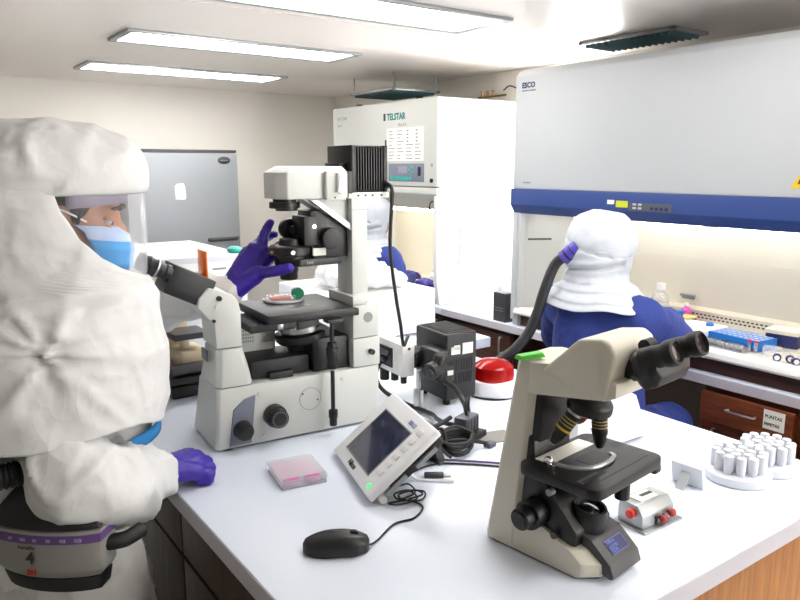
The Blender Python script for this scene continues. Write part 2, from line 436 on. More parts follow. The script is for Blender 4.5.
def drawer_unit(y0, y1, label, labels):
    o = (2.9, (y0 + y1) / 2, 0)
    t = thing('drawer_unit', label, 'drawer unit', o, 0, 'wooden drawer units under the counter')
    MB().box(2.53, 3.2, y0, y1, .02, .722, .002).build('carcass', 'wood3', t, o)
    d = MB().box(2.465, 2.487, y0 + .004, y1 - .02, .60, .71, .003).box(2.487, 2.53, y0 + .02, y1 - .04, .61, .69).build('drawer', 'wood3', t, o)
    yc = (y0 + y1) / 2
    MB().tube([(2.465, yc + .05, .664), (2.445, yc + .048, .664), (2.445, yc - .048, .664), (2.465, yc - .05, .664)], .004, sub=3).build('handle', 'steel', d, o)
    if labels:
        MB().box(2.4635, 2.4655, y0 + .03, y0 + .105, .635, .705).build('paper_label', 'paper', d, o)
    e = MB().box(2.51, 2.53, y0 + .004, y1 - .004, .07, .585, .003).build('door', 'wood3', t, o)
    MB().tube([(2.51, y1 - .12, .5), (2.49, y1 - .12, .51), (2.49, y1 - .06, .55), (2.51, y1 - .06, .56)], .004, sub=3).build('handle', 'steel', e, o)
    if labels:
        MB().box(2.5085, 2.5105, y0 + .03, y0 + .105, .52, .575).build('paper_label', 'paper', e, o)
        ty, tz = y0 + .1 - yc, 0
        text('lettering', 'PUNTAS', .0165, 'blktxt', d, frame((2.463 - 2.9, ty, .676), (0, -1, 0), (0, 0, 1)), bold=.0003)
        text('lettering', 'PIPETAS', .0155, 'blktxt', d, frame((2.463 - 2.9, ty, .648), (0, -1, 0), (0, 0, 1)), bold=.0003)
        for k in range(4):
            MB().box(2.508, 2.5088, y0 + .038 + .006 * (k % 2), y0 + .098, .528 + k * .011, .531 + k * .011).build('print_line', 'greyink', e, o)
drawer_unit(1.12, 1.49, 'red-brown drawer unit with a paper label reading PUNTAS PIPETAS', True)
drawer_unit(.72, 1.10, 'red-brown drawer unit at the picture edge beside the labelled drawer', False)
struct(MB().box(3.28, 3.3, .3, 1.5, 0, .72).build('trim_2', 'taupe'))

# ------------------------------------------------------------------ large safety cabinet with the blue front
o = (2.9, 1.65, .765)
t = thing('safety_cabinet', 'large white biological safety cabinet with a blue control panel across its front', 'safety cabinet', o)
Y0, Y1 = .72, 2.555
MB().prism([(2.5, 1.447), (3.24, 1.447), (3.24, 2.0), (2.53, 2.0), (2.5, 1.97)], 'y', Y0, Y1, .006).build('upper_housing', 'cool', t, o)
MB().prism([(2.488, 1.447), (2.488, 1.37), (2.515, 1.328), (2.62, 1.328), (2.62, 1.447)], 'y', Y0 - .002, Y1 + .004, .004).build('control_panel', 'blue', t, o)
for y in (Y0, Y1 - .03):
    MB().prism([(2.505, .80), (2.505, 1.33), (3.2, 1.33), (3.2, .767), (2.56, .767)], 'y', y, y + .03, .003).build('side_wall', 'cool', t, o)
MB().box(2.51, 2.545, Y1 - .045, Y1 - .012, .77, 1.33, .003).build('post', 'cool', t, o)
MB().box(3.02, 3.06, Y0 + .03, Y1 - .03, .915, 1.33).prism([(3.02, .915), (2.975, .905), (2.975, .85), (3.06, .85), (3.06, .915)], 'y', Y0 + .03, Y1 - .03).build('back_wall', 'steel2', t, o)
MB().box(2.6, 2.98, Y0 + .03, Y1 - .03, .83, .848, .002).build('work_tray', 'steel2', t, o)
MB().prism([(2.492, .838), (2.50, .828), (2.6, .828), (2.6, .85), (2.53, .862), (2.5, .856)], 'y', Y0 + .03, Y1 - .03, .002).build('front_sill', 'white', t, o)
MB().box(2.535, 3.2, Y0, Y1, .767, .83).build('base', 'darkwood', t, o)
g = MB()
n = 60
for i in range(n):
    y = 1.05 + i * .02
    g.box(2.9735, 2.9755, y, y + .011, .872, .878); g.box(2.9735, 2.9755, y + .008, y + .019, .886, .892)
g.build('slot_grille', 'black', t, o)
MB().box(2.62, 3.03, Y0 + .03, Y1 - .03, 1.33, 1.338).build('chamber_ceiling', 'white', t, o)
for y in (.95, 1.72):
    MB().cyl((2.8, y, 1.315), (2.8, y + .7, 1.315), .013).build('tube_lamp', 'tube', t, o)
MB().box(2.56, 2.564, Y0 + .03, Y1 - .05, 1.2, 1.33).build('sash', 'pane', t, o)
MB().cyl((2.56, 2.5, 1.2), (2.66, 2.44, 1.2), .005).build('sash_stop', 'black', t, o)
# control strip
FX = 2.4865
def fr(y, z, x=FX): return frame((x - o[0], y - o[1], z - o[2]), (0, -1, 0), (0, 0, 1))
MB().box(FX, 2.489, 1.668, 1.866, 1.374, 1.406).build('keypad', 'slate', t, o)
lc = MB().box(FX - .001, 2.489, 1.872, 1.93, 1.385, 1.412).build('display', 'lcd', t, o)
MB().box(FX - .0005, 2.489, 1.94, 1.975, 1.396, 1.414).build('name_sticker', 'paper', t, o)
k = MB()
for i in range(4): k.cyl((FX - .003, 1.755 - i * .022, 1.386), (FX + .002, 1.755 - i * .022, 1.386), .007, seg=14)
k.build('button', 'navytxt', t, o)
k = MB()
for i in range(2):
    for j in range(2): k.box(FX - .002, FX + .001, 1.83 - i * .026, 1.846 - i * .026, 1.381 + j * .015, 1.389 + j * .015)
k.build('button', 'cool', t, o)
text('lettering', 'ESCO', .034, 'navytxt', t, fr(2.513, 1.915, 2.4995), bold=.0012)
text('lettering', 'World Class. Worldwide.', .0085, 'navytxt', t, fr(2.512, 1.899, 2.4995))
text('lettering', 'Labculture', .012, 'navytxt', t, fr(2.49, 1.474, 2.4995))
w = MB(); w.prism([(1.228, 1.479), (1.172, 1.479), (1.2, 1.525)], 'x', 2.4985, 2.501).build('warning_sign', 'warn', t, o)
MB().prism([(1.204, 1.494), (1.194, 1.494), (1.199, 1.512)], 'x', 2.498, 2.4986).build('warning_mark', 'blktxt', t, o)

# things inside it (z of tray .848)
TZ = .8485
def bottle(name, label, cat, loc, r, h, body, cap, lbl=None, group=None, capr=.4):
    t = thing(name, label, cat, loc, 0, group)
    MB().lathe([(0, 0), (r * .92, 0), (r, .004), (r, h * .6), (r * .85, h * .7), (r * .42, h * .78), (r * .4, h * .86), (0, h * .86)], seg=24).build('body', body, t)
    MB().lathe([(0, h * .82), (r * capr * 1.25, h * .82), (r * capr * 1.25, h), (0, h)], seg=20).build('cap', cap, t)
    if lbl: MB().lathe([(r * 1.01, h * .15), (r * 1.015, h * .15), (r * 1.015, h * .5), (r * 1.01, h * .5)], seg=24).build('label_band', lbl, t)
    return t
bottle('reagent_bottle', 'clear square-shouldered reagent bottle with a white cap inside the blue-fronted cabinet', 'bottle', (2.90, 1.97, TZ), .04, .17, 'clearp', 'white2', 'paper')
bottle('medium_bottle', 'small bottle of pink liquid standing behind the seated person’s hand', 'bottle', (2.94, 1.86, TZ), .022, .09, 'pink', 'white2')
t = thing('tip_box', 'low yellow-topped navy tip box beside the white tray in the cabinet', 'box', (2.87, 1.83, TZ))
MB().box(-.035, .035, -.05, .05, 0, .035, .003).build('body', 'navy', t)
MB().box(-.036, .036, -.051, .051, .036, .046, .003).build('lid', 'ylid', t)
t = tag(MB().lathe([(0, 0), (.02, 0), (.022, .01), (.02, .018), (0, .02)]).build('blue_stopper', 'bluepl'), 'round blue cap lying on the yellow-topped tip box', 'cap'); t.location = (2.87, 1.85, TZ + .046)
t = thing('instrument_tray', 'white rectangular tray with a round blue knob in the middle of the cabinet floor', 'tray', (2.78, 1.71, TZ))
MB().box(-.09, .09, -.1, .1, 0, .035, .006).build('body', 'white2', t)
MB().lathe([(0, .035), (.016, .035), (.016, .045), (.01, .05), (0, .05)], (.03, -.05, 0)).build('knob', 'bluepl', t)
t = thing('tube_rack', 'long bright blue tube rack with rows of holes on the cabinet floor', 'rack', (2.735, 1.475, TZ), R(-6))
rk = MB().box(-.06, .06, -.11, .11, .036, .042, .002).box(-.06, .06, -.11, .11, .012, .016).box(-.06, -.057, -.11, .11, .02, .042).box(-.06, .06, -.11, -.106, 0, .042).box(-.06, .06, .106, .11, 0, .042)
rk.build('frame', 'bluepl', t)
h = MB()
for i in range(4):
    for j in range(9): h.cyl((-.042 + i * .028, -.096 + j * .024, .04), (-.042 + i * .028, -.096 + j * .024, .0435), .008, seg=12)
h.build('hole', 'cool', t)
for i in range(2):
    c = thing('sample_tube', 'small red-capped tube standing in the front of the blue rack', 'tube', (2.655, 1.375 + i * .025, TZ), 0, 'red-capped tubes in the blue rack')
    MB().lathe([(0, .001), (.004, .003), (.006, .012), (.006, .04), (0, .04)], seg=12).build('body', 'clearp', c)
    MB().lathe([(0, .04), (.0075, .04), (.0075, .047), (0, .047)], seg=12).build('cap', 'red', c)
t = thing('reagent_box', 'navy box with a pale yellow lid at the back of the cabinet floor', 'box', (2.87, 1.37, TZ), R(8))
MB().box(-.05, .05, -.06, .06, 0, .05, .003).build('body', 'navy', t)
MB().box(-.052, .052, -.062, .062, .05, .068, .004).build('lid', 'cream', t)
t = thing('pipette_stand', 'low brushed metal pipette rest in front of the blue tube rack', 'pipette rest', (2.625, 1.50, TZ), R(-5))
MB().box(-.025, .025, -.11, .11, 0, .006, .001).prism([(-.02, .006), (.02, .006), (.012, .025), (-.012, .025)], 'y', -.105, .105, .002).build('body', 'steel', t)
g = MB()
for i in range(9): g.box(-.0215, .0215, -.09 + i * .02, -.082 + i * .02, .014, .026)
g.build('notch', 'silver', t)
t = thing('reservoir', 'clear plastic trough beside the blue tube rack', 'trough', (2.66, 1.315, TZ), R(20))
MB().prism([(-.03, .035), (.03, .035), (.018, .001), (-.018, .001)], 'y', -.03, .03, .003).build('body', 'clearp', t)
sp = [(2.655, 1.29), (2.665, 1.258), (2.64, 1.235), (2.668, 1.215), (2.72, 1.235), (2.635, 1.195)]
for i, (x, y) in enumerate(sp):
    c = thing('capped_tube', 'clear tube with a navy cap lying on its side at the cabinet’s front edge', 'tube', (x, y, TZ), R(205 + i * 9), 'navy-capped tubes lying in the cabinet')
    MB().cyl((.0, 0, .013), (.05, 0, .013), .013, seg=16, bev=.002).build('body', 'clearp', c)
    MB().cyl((.05, 0, .0145), (.065, 0, .0145), .0145, seg=16, bev=.001).build('cap', 'navy', c)
    MB().cyl((.065, 0, .0145), (.0665, 0, .0145), .0092, seg=16).build('cap_disc', 'white2', c)
t = thing('wall_clip', 'small grey metal clip fixed on the back wall of the blue-fronted cabinet', 'clip', (3.02, 1.9, .955))
MB().box(-.022, -.001, -.035, .035, 0, .012, .003).box(-.012, 0, -.03, .03, -.012, .0, .002).build('body', 'silver', t)

# bottles and a dark box on the counter between the cabinets
bottle('wash_bottle', 'small white plastic bottle beside the dark box on the counter', 'bottle', (2.66, 2.80, .765), .03, .15, 'bott', 'white2', None, 'white bottles on the counter')
bottle('wash_bottle', 'tall white plastic bottle with a long neck behind the dark box', 'bottle', (2.74, 2.72, .765), .042, .24, 'bott', 'white2', None, 'white bottles on the counter')
bottle('wash_bottle', 'white plastic bottle nearest the wall, behind the tall one', 'bottle', (2.90, 2.78, .765), .042, .19, 'bott', 'white2', None, 'white bottles on the counter')
t = thing('glove_box', 'dark taupe carton standing on end against the cabinet post', 'box', (2.545, 2.645, .765))
MB().box(-.03, .03, -.045, .045, 0, .15, .002).build('body', 'dkgrey', t)
for k in range(2): MB().box(-.0308, -.03, -.028, .03, .07 - k * .014, .073 - k * .014).build('print_line', 'greyink', t)

# ------------------------------------------------------------------ further safety cabinet with teal lettering
o = (2.9, 3.7, .765)
t = thing('safety_cabinet', 'further white safety cabinet with teal lettering and a printed instruction panel', 'safety cabinet', o)
Y0, Y1 = 3.155, 4.28
MB().prism([(2.5, 1.44), (3.22, 1.44), (3.22, 1.93), (2.5, 1.93)], 'y', Y0, Y1, .008).build('upper_housing', 'telf', t, o)
MB().prism([(2.5, 1.435), (2.5, 1.40), (2.53, 1.37), (2.66, 1.30), (3.0, 1.30), (3.0, 1.435)], 'y', Y0 + .005, Y1 - .005, .004).build('lower_hood', 'telf', t, o)
for y in (Y0, Y1 - .03):
    MB().prism([(2.53, .767), (2.505, .9), (2.505, 1.37), (2.52, 1.44), (3.22, 1.44), (3.22, .767)], 'y', y, y + .03, .003).build('side_wall', 'white', t, o)
MB().box(3.0, 3.04, Y0 + .03, Y1 - .03, .767, 1.30).build('back_wall', 'cream', t, o)
MB().box(2.56, 3.0, Y0 + .03, Y1 - .03, .80, .815).build('work_tray', 'cream', t, o)
MB().box(2.535, 2.565, Y0 + .03, Y1 - .03, .768, .83, .003).build('front_sill', 'slate', t, o)
MB().cyl((2.75, Y0 + .1, 1.285), (2.75, Y1 - .1, 1.285), .012).build('tube_lamp', 'tube', t, o)
MB().tube([(2.5, 3.19, 1.36), (2.485, 3.19, 1.35), (2.485, 3.2, 1.32), (2.5, 3.21, 1.31)], .005, sub=4).build('sash_hook', 'black', t, o)
def fr2(y, z, x=2.4995): return frame((x - o[0], y - o[1], z - o[2]), (0, -1, 0), (0, 0, 1))
text('lettering', 'TELSTAR', .052, 'tealtxt', t, fr2(3.64, 1.825), bold=.0022, sx=.92)
MB().box(2.4985, 2.501, 3.655, 3.675, 1.822, 1.865).build('emblem', 'navytxt', t, o)
text('lettering', 'Bio II A', .026, 'greyink', t, fr2(3.52, 1.785))
MB().box(2.4985, 2.501, 3.275, 3.64, 1.585, 1.775).build('instruction_panel', 'paper', t, o)
q = MB(); qd = MB(); random.seed(3)
for r in range(9):
    for c in range(4):
        y = 3.62 - c * .088; z = 1.76 - r * .02
        if r < 4 and c > 1: qd.box(2.4975, 2.4987, y - .025, y - .008, z - .006, z); continue
        q.box(2.4978, 2.4987, y - random.uniform(.03, .07), y, z - .0035, z)
q.build('printed_lines', 'dkgrey', t, o); qd.build('printed_squares', 'dkgrey', t, o)
MB().box(2.4975, 2.501, 3.27, 3.62, 1.466, 1.57, .001).build('control_panel', 'panel', t, o)
MB().box(2.4965, 2.4977, 3.43, 3.52, 1.515, 1.555).build('display', 'lilac', t, o)
k = MB()
for i in range(8): k.box(2.4955, 2.4977, 3.39 + i * .026, 3.41 + i * .026, 1.474, 1.494)
for i in range(3): k.box(2.4955, 2.4977, 3.37 - i * .0 + (i % 2) * .03, 3.392 + (i % 2) * .03, 1.515 + i * .014, 1.525 + i * .014)
k.build('button', 'turq', t, o)
MB().box(2.495, 2.4977, 3.30, 3.325, 1.5, 1.55).build('switch', 'black', t, o)
MB().box(2.4975, 2.501, 3.645, 3.66, 1.66, 1.71).build('indicator', 'dkgrey', t, o)
MB().cyl((2.493, 3.198, 1.475), (2.5, 3.198, 1.475), .012, seg=16).build('key_switch', 'black', t, o)
MB().cyl((2.496, 3.198, 1.56), (2.5, 3.198, 1.56), .01, seg=16).build('key_switch', 'silver', t, o)
text('lettering', 'EN 12469', .03, 'greyink', t, fr2(4.22, 1.85)); text('lettering', 'class II', .02, 'greyink', t, fr2(4.22, 1.81))
for y in (3.45, 4.1):
    MB().cyl((2.6, y, 1.93), (2.6, y, 1.952), .03, .02, seg=16).build('bolt_cap', 'black', t, o)
MB().tube([(2.66, Y0 - .001, 1.2), (2.66, Y0 - .02, 1.19), (2.66, Y0 - .024, 1.1), (2.66, Y0 - .02, 1.02), (2.66, Y0 - .001, 1.01)], .008, sub=4).build('handle', 'white', t, o)
# items inside it
t = thing('plastic_bag', 'crumpled white plastic bag on the floor of the further cabinet', 'bag', (2.80, 3.48, .815))
me = blob([('ell', (0, 0, .05), (.07, .06, .05)), ('cap', (0, .03, .08), (.02, .05, .13), .04, .02)], .008, 2); wrinkle(me, .012, (22, 22, 22), 3)
link('bag_body', me, 'white2', t)
for i, (x, y, m, lb) in enumerate(((2.66, 3.47, 'violetpl', 'crumpled violet glove lying in the further cabinet'), (2.68, 3.36, 'glove', 'dark violet crumpled glove at the further cabinet’s near side'))):
    me = blob([('ell', (0, 0, .028), (.05, .06, .028)), ('cap', (.02, .04, .03), (.03, .09, .02), .018, .012), ('cap', (-.02, -.04, .03), (-.04, -.07, .02), .016, .01)], .006, 2); wrinkle(me, .006, (30, 30, 30), i + 2)
    q = tag(link('crumpled_glove', me, m), lb, 'glove', 'gloves left in the further cabinet'); q.location = (x, y, .8155)

# ------------------------------------------------------------------ fridge at the back wall
o = (1.73, 5.2, 0)
t = thing('fridge', 'grey metallic fridge with a dark oval badge standing against the back wall', 'fridge', o)
MB().box(1.38, 2.085, 4.98, 5.59, .04, 1.67, .01).build('body', 'fridge', t, o)
d = MB().box(1.38, 2.085, 4.935, 4.975, .06, 1.645, .008).build('door', 'fridge', t, o)
MB().box(1.382, 2.083, 4.945, 4.98, 1.648, 1.668).build('top_strip', 'dkgrey', t, o)
e = MB(); e.ell((1.985, 4.934, 1.597), (.046, .005, .026)); e.build('badge', 'dkgrey', d, o)
MB().box(1.955, 2.015, 4.928, 4.9295, 1.594, 1.599).build('badge_script', 'silver', d, o)
MB().prism([(1.625, 1.33), (1.69, 1.325), (1.7, 1.34), (1.695, 1.42), (1.685, 1.44), (1.64, 1.438), (1.622, 1.42)], 'y', 4.933, 4.936).build('paper_sticker', 'paper', d, o)
MB().tube([(1.85, 4.93, 1.04), (1.87, 4.90, 1.042), (2.03, 4.90, 1.042), (2.06, 4.93, 1.044)], .014, sub=4).build('handle', 'dkgrey', d, o)
for x in (1.43, 2.03):
    for y in (5.05, 5.53): MB().cyl((x, y, 0), (x, y, .045), .02, seg=12).build('foot', 'black', t, o)

# ------------------------------------------------------------------ boxes at the back of the bench
o = (.75, 2.45, BZ)
t = thing('benchtop_analyser', 'long low white analyser on the bench behind the masked person’s arm', 'analyser', o)
MB().prism([(.56, 0 + BZ), (.95, BZ), (.95, 1.272), (.56, 1.272)], 'y', 2.2, 2.72, .012).build('body', 'vial', t, o)
MB().box(.57, .94, 2.197, 2.2005, 1.15, 1.25, .001).build('front_panel', 'white2', t, o)
MB().box(.83, .875, 2.1955, 2.1985, 1.225, 1.231).build('lettering', 'greyink', t, o)
t = tag(MB().lathe([(0, 0), (.019, 0), (.025, .006), (.024, .013), (.015, .019), (0, .021)], seg=24).build('flat_stopper', 'turq'), 'flat turquoise lid lying on the white analyser', 'lid')
t.location = (.922, 2.235, 1.2725)
o = (1.55, 2.42, BZ)
t = thing('benchtop_instrument', 'plain white box-shaped instrument on the bench behind the fluorescence lamp', 'instrument', o)
MB().box(1.3, 1.745, 2.2, 2.7, BZ + .006, 1.078, .008).build('body', 'white', t, o)
for x in (1.34, 1.70):
    for y in (2.24, 2.66): MB().cyl((x, y, BZ), (x, y, BZ + .008), .012, seg=12).build('foot', 'black', t, o)
me = blob([('ell', (0, 0, .05), (.15, .17, .055)), ('cap', (-.08, 0, .06), (.05, 0, .085), .06, .05), ('ell', (.1, -.02, .03), (.09, .15, .035))], .012, 3)
wrinkle(me, .012, (14, 14, 14), 4)
for v in me.vertices: v.co.z = max(v.co.z, 0)
t = tag(link('wrapped_tray', me, 'plasticbag'), 'clear-wrapped bundle on top of the plain white instrument', 'bundle'); t.location = (1.5, 2.42, 1.0785)
t = thing('clamp_bracket', 'small black bracket sticking up from the clear-wrapped bundle', 'bracket', (1.48, 2.38, 1.162))
MB().box(-.022, .022, -.012, .012, .022, .032, .002).cyl((0, 0, 0), (0, 0, .024), .008).build('body', 'black', t)

# half-hidden small microscope behind the sleeve
o = (.66, 2.0, BZ)
t = thing('small_microscope', 'small beige and black microscope half hidden behind the white sleeve', 'microscope', o)
MB().box(.6, .76, 1.95, 2.1, BZ, .935, .008).build('base', 'black', t, o)
MB().box(.585, .73, 1.92, 2.08, .95, .968, .006).build('stage', 'black', t, o)
MB().box(.62, .70, 2.08, 2.13, .93, 1.12, .01).build('arm', 'beige', t, o)
MB().box(.64, .72, 1.97, 2.1, .985, 1.03, .01).build('head', 'beige', t, o)
MB().cyl((.60, 1.95, .985), (.70, 1.95, .985), .018).build('focus_knob', 'dkgrey', t, o)
MB().cyl((.66, 2.0, 1.035), (.66, 2.0, 1.075), .014).build('eyepiece', 'beige', t, o)
MB().box(.62, .72, 1.96, 2.06, 1.065, 1.085, .006).build('turret', 'dkgrey', t, o)
MB().box(.65, .70, 1.98, 2.08, .93, .99).build('column', 'beige', t, o)

# ------------------------------------------------------------------ inverted microscope: local x along its length, y across, z above the bench
t = thing('inverted_microscope', 'large white inverted microscope with black stage and tall lamp arm, nearest the masked person', 'microscope', (.559, 1.51, BZ), R(-4.5))
def sect(x0, x1, y0, y1, z, c=.0):
    return [(x0 + c, y0, z), (x1 - c, y0, z), (x1, y0 + c, z), (x1, y1 - c, z), (x1 - c, y1, z), (x0 + c, y1, z), (x0, y1 - c, z), (x0, y0 + c, z)]
b = MB()
b.loft([sect(-.002, .432, 0, .192, .006, .008), sect(.002, .432, 0, .176, .06, .008), sect(.007, .432, 0, .15, .151, .008)], bev=.003)
b.build('base', 'ivory', t)
f = MB()
for x, y in ((.03, .02), (.03, .15), (.4, .02), (.4, .15)): f.cyl((x, y, 0), (x, y, .008), .014, seg=14)
f.build('rubber_foot', 'black2', t)
b = MB(); b.loft([sect(.007, .096, 0, .142, .153, .012), sect(.011, .086, 0, .122, .2, .012), sect(.012, .074, 0, .108, .243, .012)], bev=.003)
b.build('front_column', 'ivory', t)
b = MB(); b.prism([(.012, .2455), (.072, .2455), (.0715, .33), (.067, .352), (.055, .367), (.02, .381), (.0, .387), (-.022, .365), (-.026, .345), (-.004, .318), (.01, .305)], 'y', .002, .112, .005)
b.build('binocular_mount', 'ivory', t)
k = MB(); k.cyl((.022, -.004, .362), (.022, .004, .362), .006, seg=14).cyl((.008, -.003, .312), (.008, .003, .312), .004, seg=12); k.build('lock_screw', 'black', t)
MB().cyl((.018, -.002, .343), (.018, .004, .343), .006, seg=16).build('port_plug', 'ivory', t)
MB().box(-.003, .001, .035, .075, .212, .238).build('type_sticker', 'slate', t) 
# angled control panel, knobs, port cover
b = MB(); b.prism([(.030, .012), (.083, .012), (.097, .127), (.07, .12), (.043, .098)], 'y', -.004, .004, .002); b.build('control_panel', 'panel', t)
k = MB(); k.cyl((.062, -.003, .05), (.062, -.026, .047), .023, .021, bev=.003, seg=28).cyl((.062, -.026, .047), (.062, -.034, .046), .016, bev=.002, seg=28); k.build('light_dial', 'black', t)
k = MB(); k.cyl((.141, .002, .07), (.141, -.022, .07), .027, bev=.003, seg=32).cyl((.141, -.022, .07), (.141, -.042, .07), .0225, bev=.003, seg=32); kn = k.build('focus_knob', 'black', t)
g = MB()
for i in range(20):
    a = i / 20 * 2 * math.pi; g.box(-.001, .001, -.0425, -.0405, .016, .0195, mx=Matrix.Translation((.141, 0, .07)) @ Matrix.Rotation(a, 4, 'Y'))
g.build('scale_tick', 'greyink', kn)
b = MB(); b.lathe([(0, -.001), (.0255, -.001), (.027, .0), (.027, .004), (0, .004)], (.236, .0025, .093), (0, 1, 0), seg=40); b.build('port_cover', 'ivory', t)
MB().lathe([(.0272, 0), (.0285, 0), (.0285, .004), (.0272, .004)], (.236, -.0005, .093), (0, 1, 0), seg=40).build('cover_seam', 'greyink', t)
k = MB()
for x, z in ((.228 - .012, .108), (.255, .088)): k.cyl((x, -.002, z), (x, .002, z), .002, seg=10)
k.build('cover_screw', 'dkgrey', t)
k = MB()
for x, z in ((.108, .125), (.112, .02), (.325, .13), (.30, .118)): k.cyl((x, -.002, z), (x, .003, z), .0065, seg=18, bev=.001)
k.build('screw_plug', 'ivory', t)
# rear block and pillar
b = MB(); b.box(.356, .432, 0, .14, .153, .2265, .003); b.build('rear_block', 'ivory', t)
b = MB(); b.box(.356, .430, .0, .14, .2285, .312, .004).box(.356, .40, 0, .14, .312, .335, .003); b.build('pillar_foot', 'ivory', t)
MB().cyl((.398, -.001, .279), (.398, .01, .279), .013, seg=28).build('side_port', 'greyink', t)
MB().cyl((.405, -.012, .19), (.405, .004, .19), .007, seg=16).build('clamp_screw', 'black', t)
MB().box(.371, .415, .03, .115, .30, .5745, .003).build('pillar', 'ivory', t)
MB().box(.3708, .4155, .0295, .1155, .5455, .5465).build('pillar_seam', 'greyink', t)
# filter housing under the stage
b = MB(); b.box(.1, .25, .03, .15, .152, .198, .008).box(.14, .2, .015, .12, .15, .168, .003); b.build('filter_turret', 'char', t)
b = MB(); b.box(.255, .353, .02, .15, .152, .235, .004).cyl((.29, .04, .245), (.29, .12, .245), .02); b.build('shutter_block', 'black', t)
b = MB(); b.box(.085, .2, .125, .17, .153, .275, .006); pn = b.build('inner_panel', 'ivory', t)
g = MB()
for i in range(6):
    for j in range(5): g.box(.108 + i * .006, .111 + i * .006, .1235, .1255, .222 + j * .009, .227 + j * .009)
g.build('vent_hole', 'greyink', pn)
MB().cyl((.245, .085, .19), (.252, .085, .232), .03, .035, seg=28).build('nosepiece_neck', 'black', t)
m = Matrix.Translation((.252, .085, .236)) @ Matrix.Rotation(R(-7), 4, 'Y')
b = MB(); b.lathe([(0, -.014), (.06, -.014), (.065, -.008), (.065, .008), (.058, .012), (0, .012)], seg=40, mx=m); b.build('nosepiece', 'black', t)
MB().lathe([(.045, .012), (.05, .012), (.05, .026), (0, .026)], seg=40, mx=m).build('nosepiece_ring', 'steel', t)
for i in range(3):
    a = R(80 + i * 70); x, y = .252 + .04 * math.cos(a), .085 + .04 * math.sin(a)
    MB().cyl((x, y, .245), (x, y, .283), .011, .009, seg=16).build('objective', 'steel', t)
# stage
b = MB(); b.box(.128, .352, -.022, .205, .292, .313, .003); st = b.build('stage', 'black', t)
MB().box(.2, .27, .05, .12, .3131, .3138).build('stage_insert', 'dkgrey', st)
MB().box(.352, .366, -.015, .012, .29, .308, .003).build('stage_bracket', 'black', st)
MB().box(.205, .218, -.0235, -.021, .297, .303).build('stage_slot', 'black2', st)
MB().box(.092, .205, .0, .16, .272, .290, .003).build('stage_rail', 'char', t)
MB().box(.158, .172, -.001, .004, .275, .287, .001).build('rail_clip', 'silver', t)
b = MB(); b.cyl((.283, -.03, .05), (.283, -.03, .292), .0052, seg=14).box(.268, .31, -.04, -.012, .284, .292, .002)
b.cyl((.283, -.03, .17), (.283, -.03, .235), .0115, seg=20, bev=.002).cyl((.283, -.03, .20), (.283, -.03, .222), .0145, seg=20, bev=.002).cyl((.283, -.03, .025), (.283, -.03, .065), .0095, seg=20, bev=.002).cyl((.283, -.03, .045), (.283, -.03, .065), .0115, seg=20, bev=.002)
b.build('stage_handle', 'black', t)
MB().cyl((.283, -.03, .166), (.283, -.03, .1695), .0075, seg=16).build('handle_ring', 'steel', t)
# eyepiece tube
m = Matrix.Translation((.0, .058, .376)) @ Matrix.Rotation(R(27), 4, 'Y')
b = MB()
b.loft([[(x, y * w, z) for x, y, z in ((xx, -.048, -.036), (xx, .048, -.036), (xx, .052, -.02), (xx, .048, .03), (xx, -.048, .03), (xx, -.052, -.02))] for xx, w in ((.012, .9), (-.03, 1), (-.07, 1), (-.09, .96))], bev=.005, mx=m)
tb = b.build('binocular_tube', 'char', t)
for y in (-.032, .032):
    e = MB(); e.lathe([(0, 0), (.019, 0), (.019, .012), (.0165, .014), (.0165, .026), (.02, .028), (.02, .035), (.0185, .037), (.0185, .047), (.021, .05), (.019, .058), (.014, .060), (.012, .054), (0, .053)], (-.088, y, .006), (-1, 0, 0), seg=28, mx=m)
    ep = e.build('eyepiece', 'black', tb)
    MB().lathe([(.0202, .0295), (.0206, .0295), (.0206, .0335), (.0202, .0335)], (-.088, y, .006), (-1, 0, 0), seg=28, mx=m).build('eyepiece_band', 'silver', ep)
MB().box(.012, .016, .055, .122, .372, .462, .001).build('shield', 'orange', t)
# lamp arm
b = MB(); b.prism([(.204, .03), (.362, .03), (.362, .155), (.204, .155), (.183, .128), (.183, .058)], 'z', .575, .638, .003); arm = b.build('lamp_arm', 'ivory', t)
b = MB(); b.loft([[(x, y, z) for x, y in pts] for pts, z in (([(.204, .03), (.362, .03), (.362, .155), (.204, .155), (.183, .128), (.183, .058)], .637), ([(.23, .042), (.352, .042), (.352, .143), (.23, .143), (.21, .12), (.21, .066)], .652))], bev=.003); b.build('arm_cover', 'white', t)
b = MB(); b.box(.298, .35, .016, .03, .572, .64, .002); b.build('filter_slot', 'ivory', t)
g = MB(); g.box(.324, .340, .006, .017, .592, .636, .002); g.prism([(.322, .592), (.334, .586), (.342, .632), (.328, .634)], 'y', .004, .012, .001); g.build('filter_slider', 'white', t)
MB().cyl((.32, .014, .578), (.32, .02, .578), .002, seg=8).build('filter_screw', 'dkgrey', t)
b = MB(); b.cyl((.22, .09, .566), (.22, .09, .576), .028, seg=28).cyl((.22, .09, .552), (.22, .09, .567), .037, seg=36, bev=.002).cyl((.225, .09, .546), (.225, .09, .553), .027, seg=28); b.build('field_lens', 'black', t)
